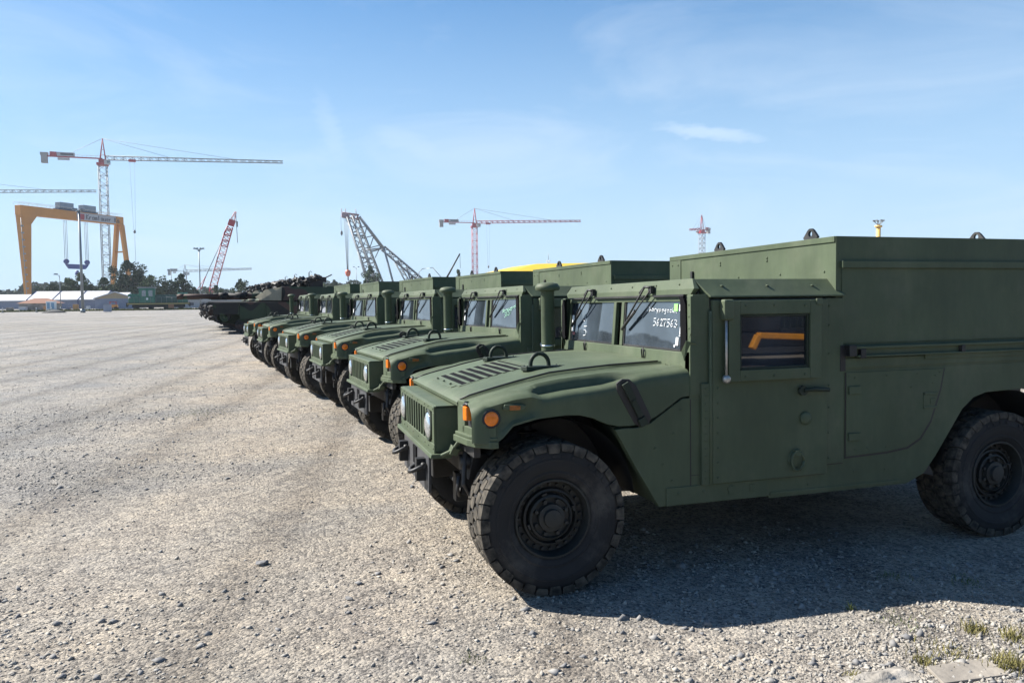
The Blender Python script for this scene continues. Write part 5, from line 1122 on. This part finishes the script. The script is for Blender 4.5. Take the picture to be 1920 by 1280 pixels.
for k, (x, y, s, lb_) in enumerate([(1.87, -1.02, .022, 'grey stone beside the yellow tuft near the right edge'), (-1.12, .35, .018, 'dark stone alone on the gravel in the left foreground'), (-1.60, 1.10, .03, 'larger dark stone on the grey patch left of the front tyre')]):
    q = MB(); r = random.Random(k); q.hull([(r.uniform(-1, 1)*s*1.4, r.uniform(-1, 1)*s, r.uniform(0, 1)*s*1.1) for _ in range(14)]+[(0, 0, 0)]); o = q.build('loose_rock', STONE); o.location = (x, y, 0); tag(o, lb_, 'rock', 'larger rocks on the gravel')

# ------------------------------------------------------------------ behind the photographer: crane mirrored in the door glass, and unseen boxes added to block fill
t = empty('mobile_crane', (13.2, -15.6, 0), R_(3)); tag(t, 'dark mobile crane with low orange-yellow boom, mirrored in the nearest door window', 'mobile crane')
q = MB(); q.box(-7, 6, -1.3, 1.3, .55, 1.0); q.box(-7, -1, -1.35, 1.35, 1.0, 1.5); q.build('carrier_frame', BLACK, t, bevel=.04)
q = MB(); q.hull([(3.6, -1.3, 1.0), (6.2, -1.3, 1.0), (3.6, 1.3, 1.0), (6.2, 1.3, 1.0), (3.8, -1.2, 2.6), (5.6, -1.2, 2.6), (3.8, 1.2, 2.6), (5.6, 1.2, 2.6)]); q.build('driver_cab', BLACK, t, bevel=.05)
BOOM = mat('boom_orange', (.75, .30, .02), .45, var=.08)
q = MB(); q.obox((-1.15, 1.6, .86), (1.5, .2, .17), (0, R_(3), 0)); q.obox((-.25, 1.6, .82), (.7, .14, .12), (0, R_(3), 0)); q.obox((-1.98, 1.6, .72), (.16, .2, .42), (0, R_(28), 0)); q.build('boom', BOOM, t, bevel=.03)
for x in (-5.6, -4.2, 2.2, 4.6):
    q = MB(); q.lathe([(.001, -1.3), (.3, -1.3), (.52, -1.25), (.52, 1.25), (.3, 1.3), (.001, 1.3)], (x, 0, .52), 'y', 20); q.build('wheel', RUBBER, t)
BLOCKER = mat('dark_blocker_sheet', (.02, .026, .026), .6, var=.2, vscale=.8)
for k, (x, y, n_) in enumerate(((-6, -19.5, 'leftmost'), (.5, -20, 'second from left'), (7.5, -20.5, 'third from left'), (14, -20, 'fourth from left'), (20.5, -19.5, 'rightmost'))):  # unseen dark boxes, added to cut sky and ground fill on the truck sides
    t = empty('fill_blocker', (x, y, 0), R_(2)); tag(t, 'dark box added to block fill light, %s of the stacked row behind the photographer' % n_, 'light blocker', 'added light blockers behind the photographer')
    q = MB(); q.box(-3.03, 3.03, -1.2, 1.2, .12, 5.0)
    for j in range(24): q.box(-2.9+j*.25, -2.78+j*.25, 1.2, 1.235, .3, 4.85)
    q.build('blocker_shell', BLOCKER, t)
    q = MB(); q.box(-3.06, 3.06, 1.19, 1.25, 2.5, 2.65); q.box(-3.06, 3.06, 1.19, 1.25, .1, .3); q.build('blocker_rail', BLKG, t)

# ------------------------------------------------------------------ summer haze over the yard
HZ = bpy.data.materials.new('haze_air'); HZ.use_nodes = True; ht = HZ.node_tree; ht.nodes.clear()
pv = N(ht, 'ShaderNodeVolumePrincipled'); pv.inputs['Density'].default_value = .0002; pv.inputs['Color'].default_value = (.80, .88, .96, 1); pv.inputs['Anisotropy'].default_value = .1
ho = N(ht, 'ShaderNodeOutputMaterial'); ht.links.new(pv.outputs['Volume'], ho.inputs['Volume'])
q = MB(); q.box(-700, 700, -60, 900, -1, 95); tag(q.build('haze', HZ), kind='stuff')
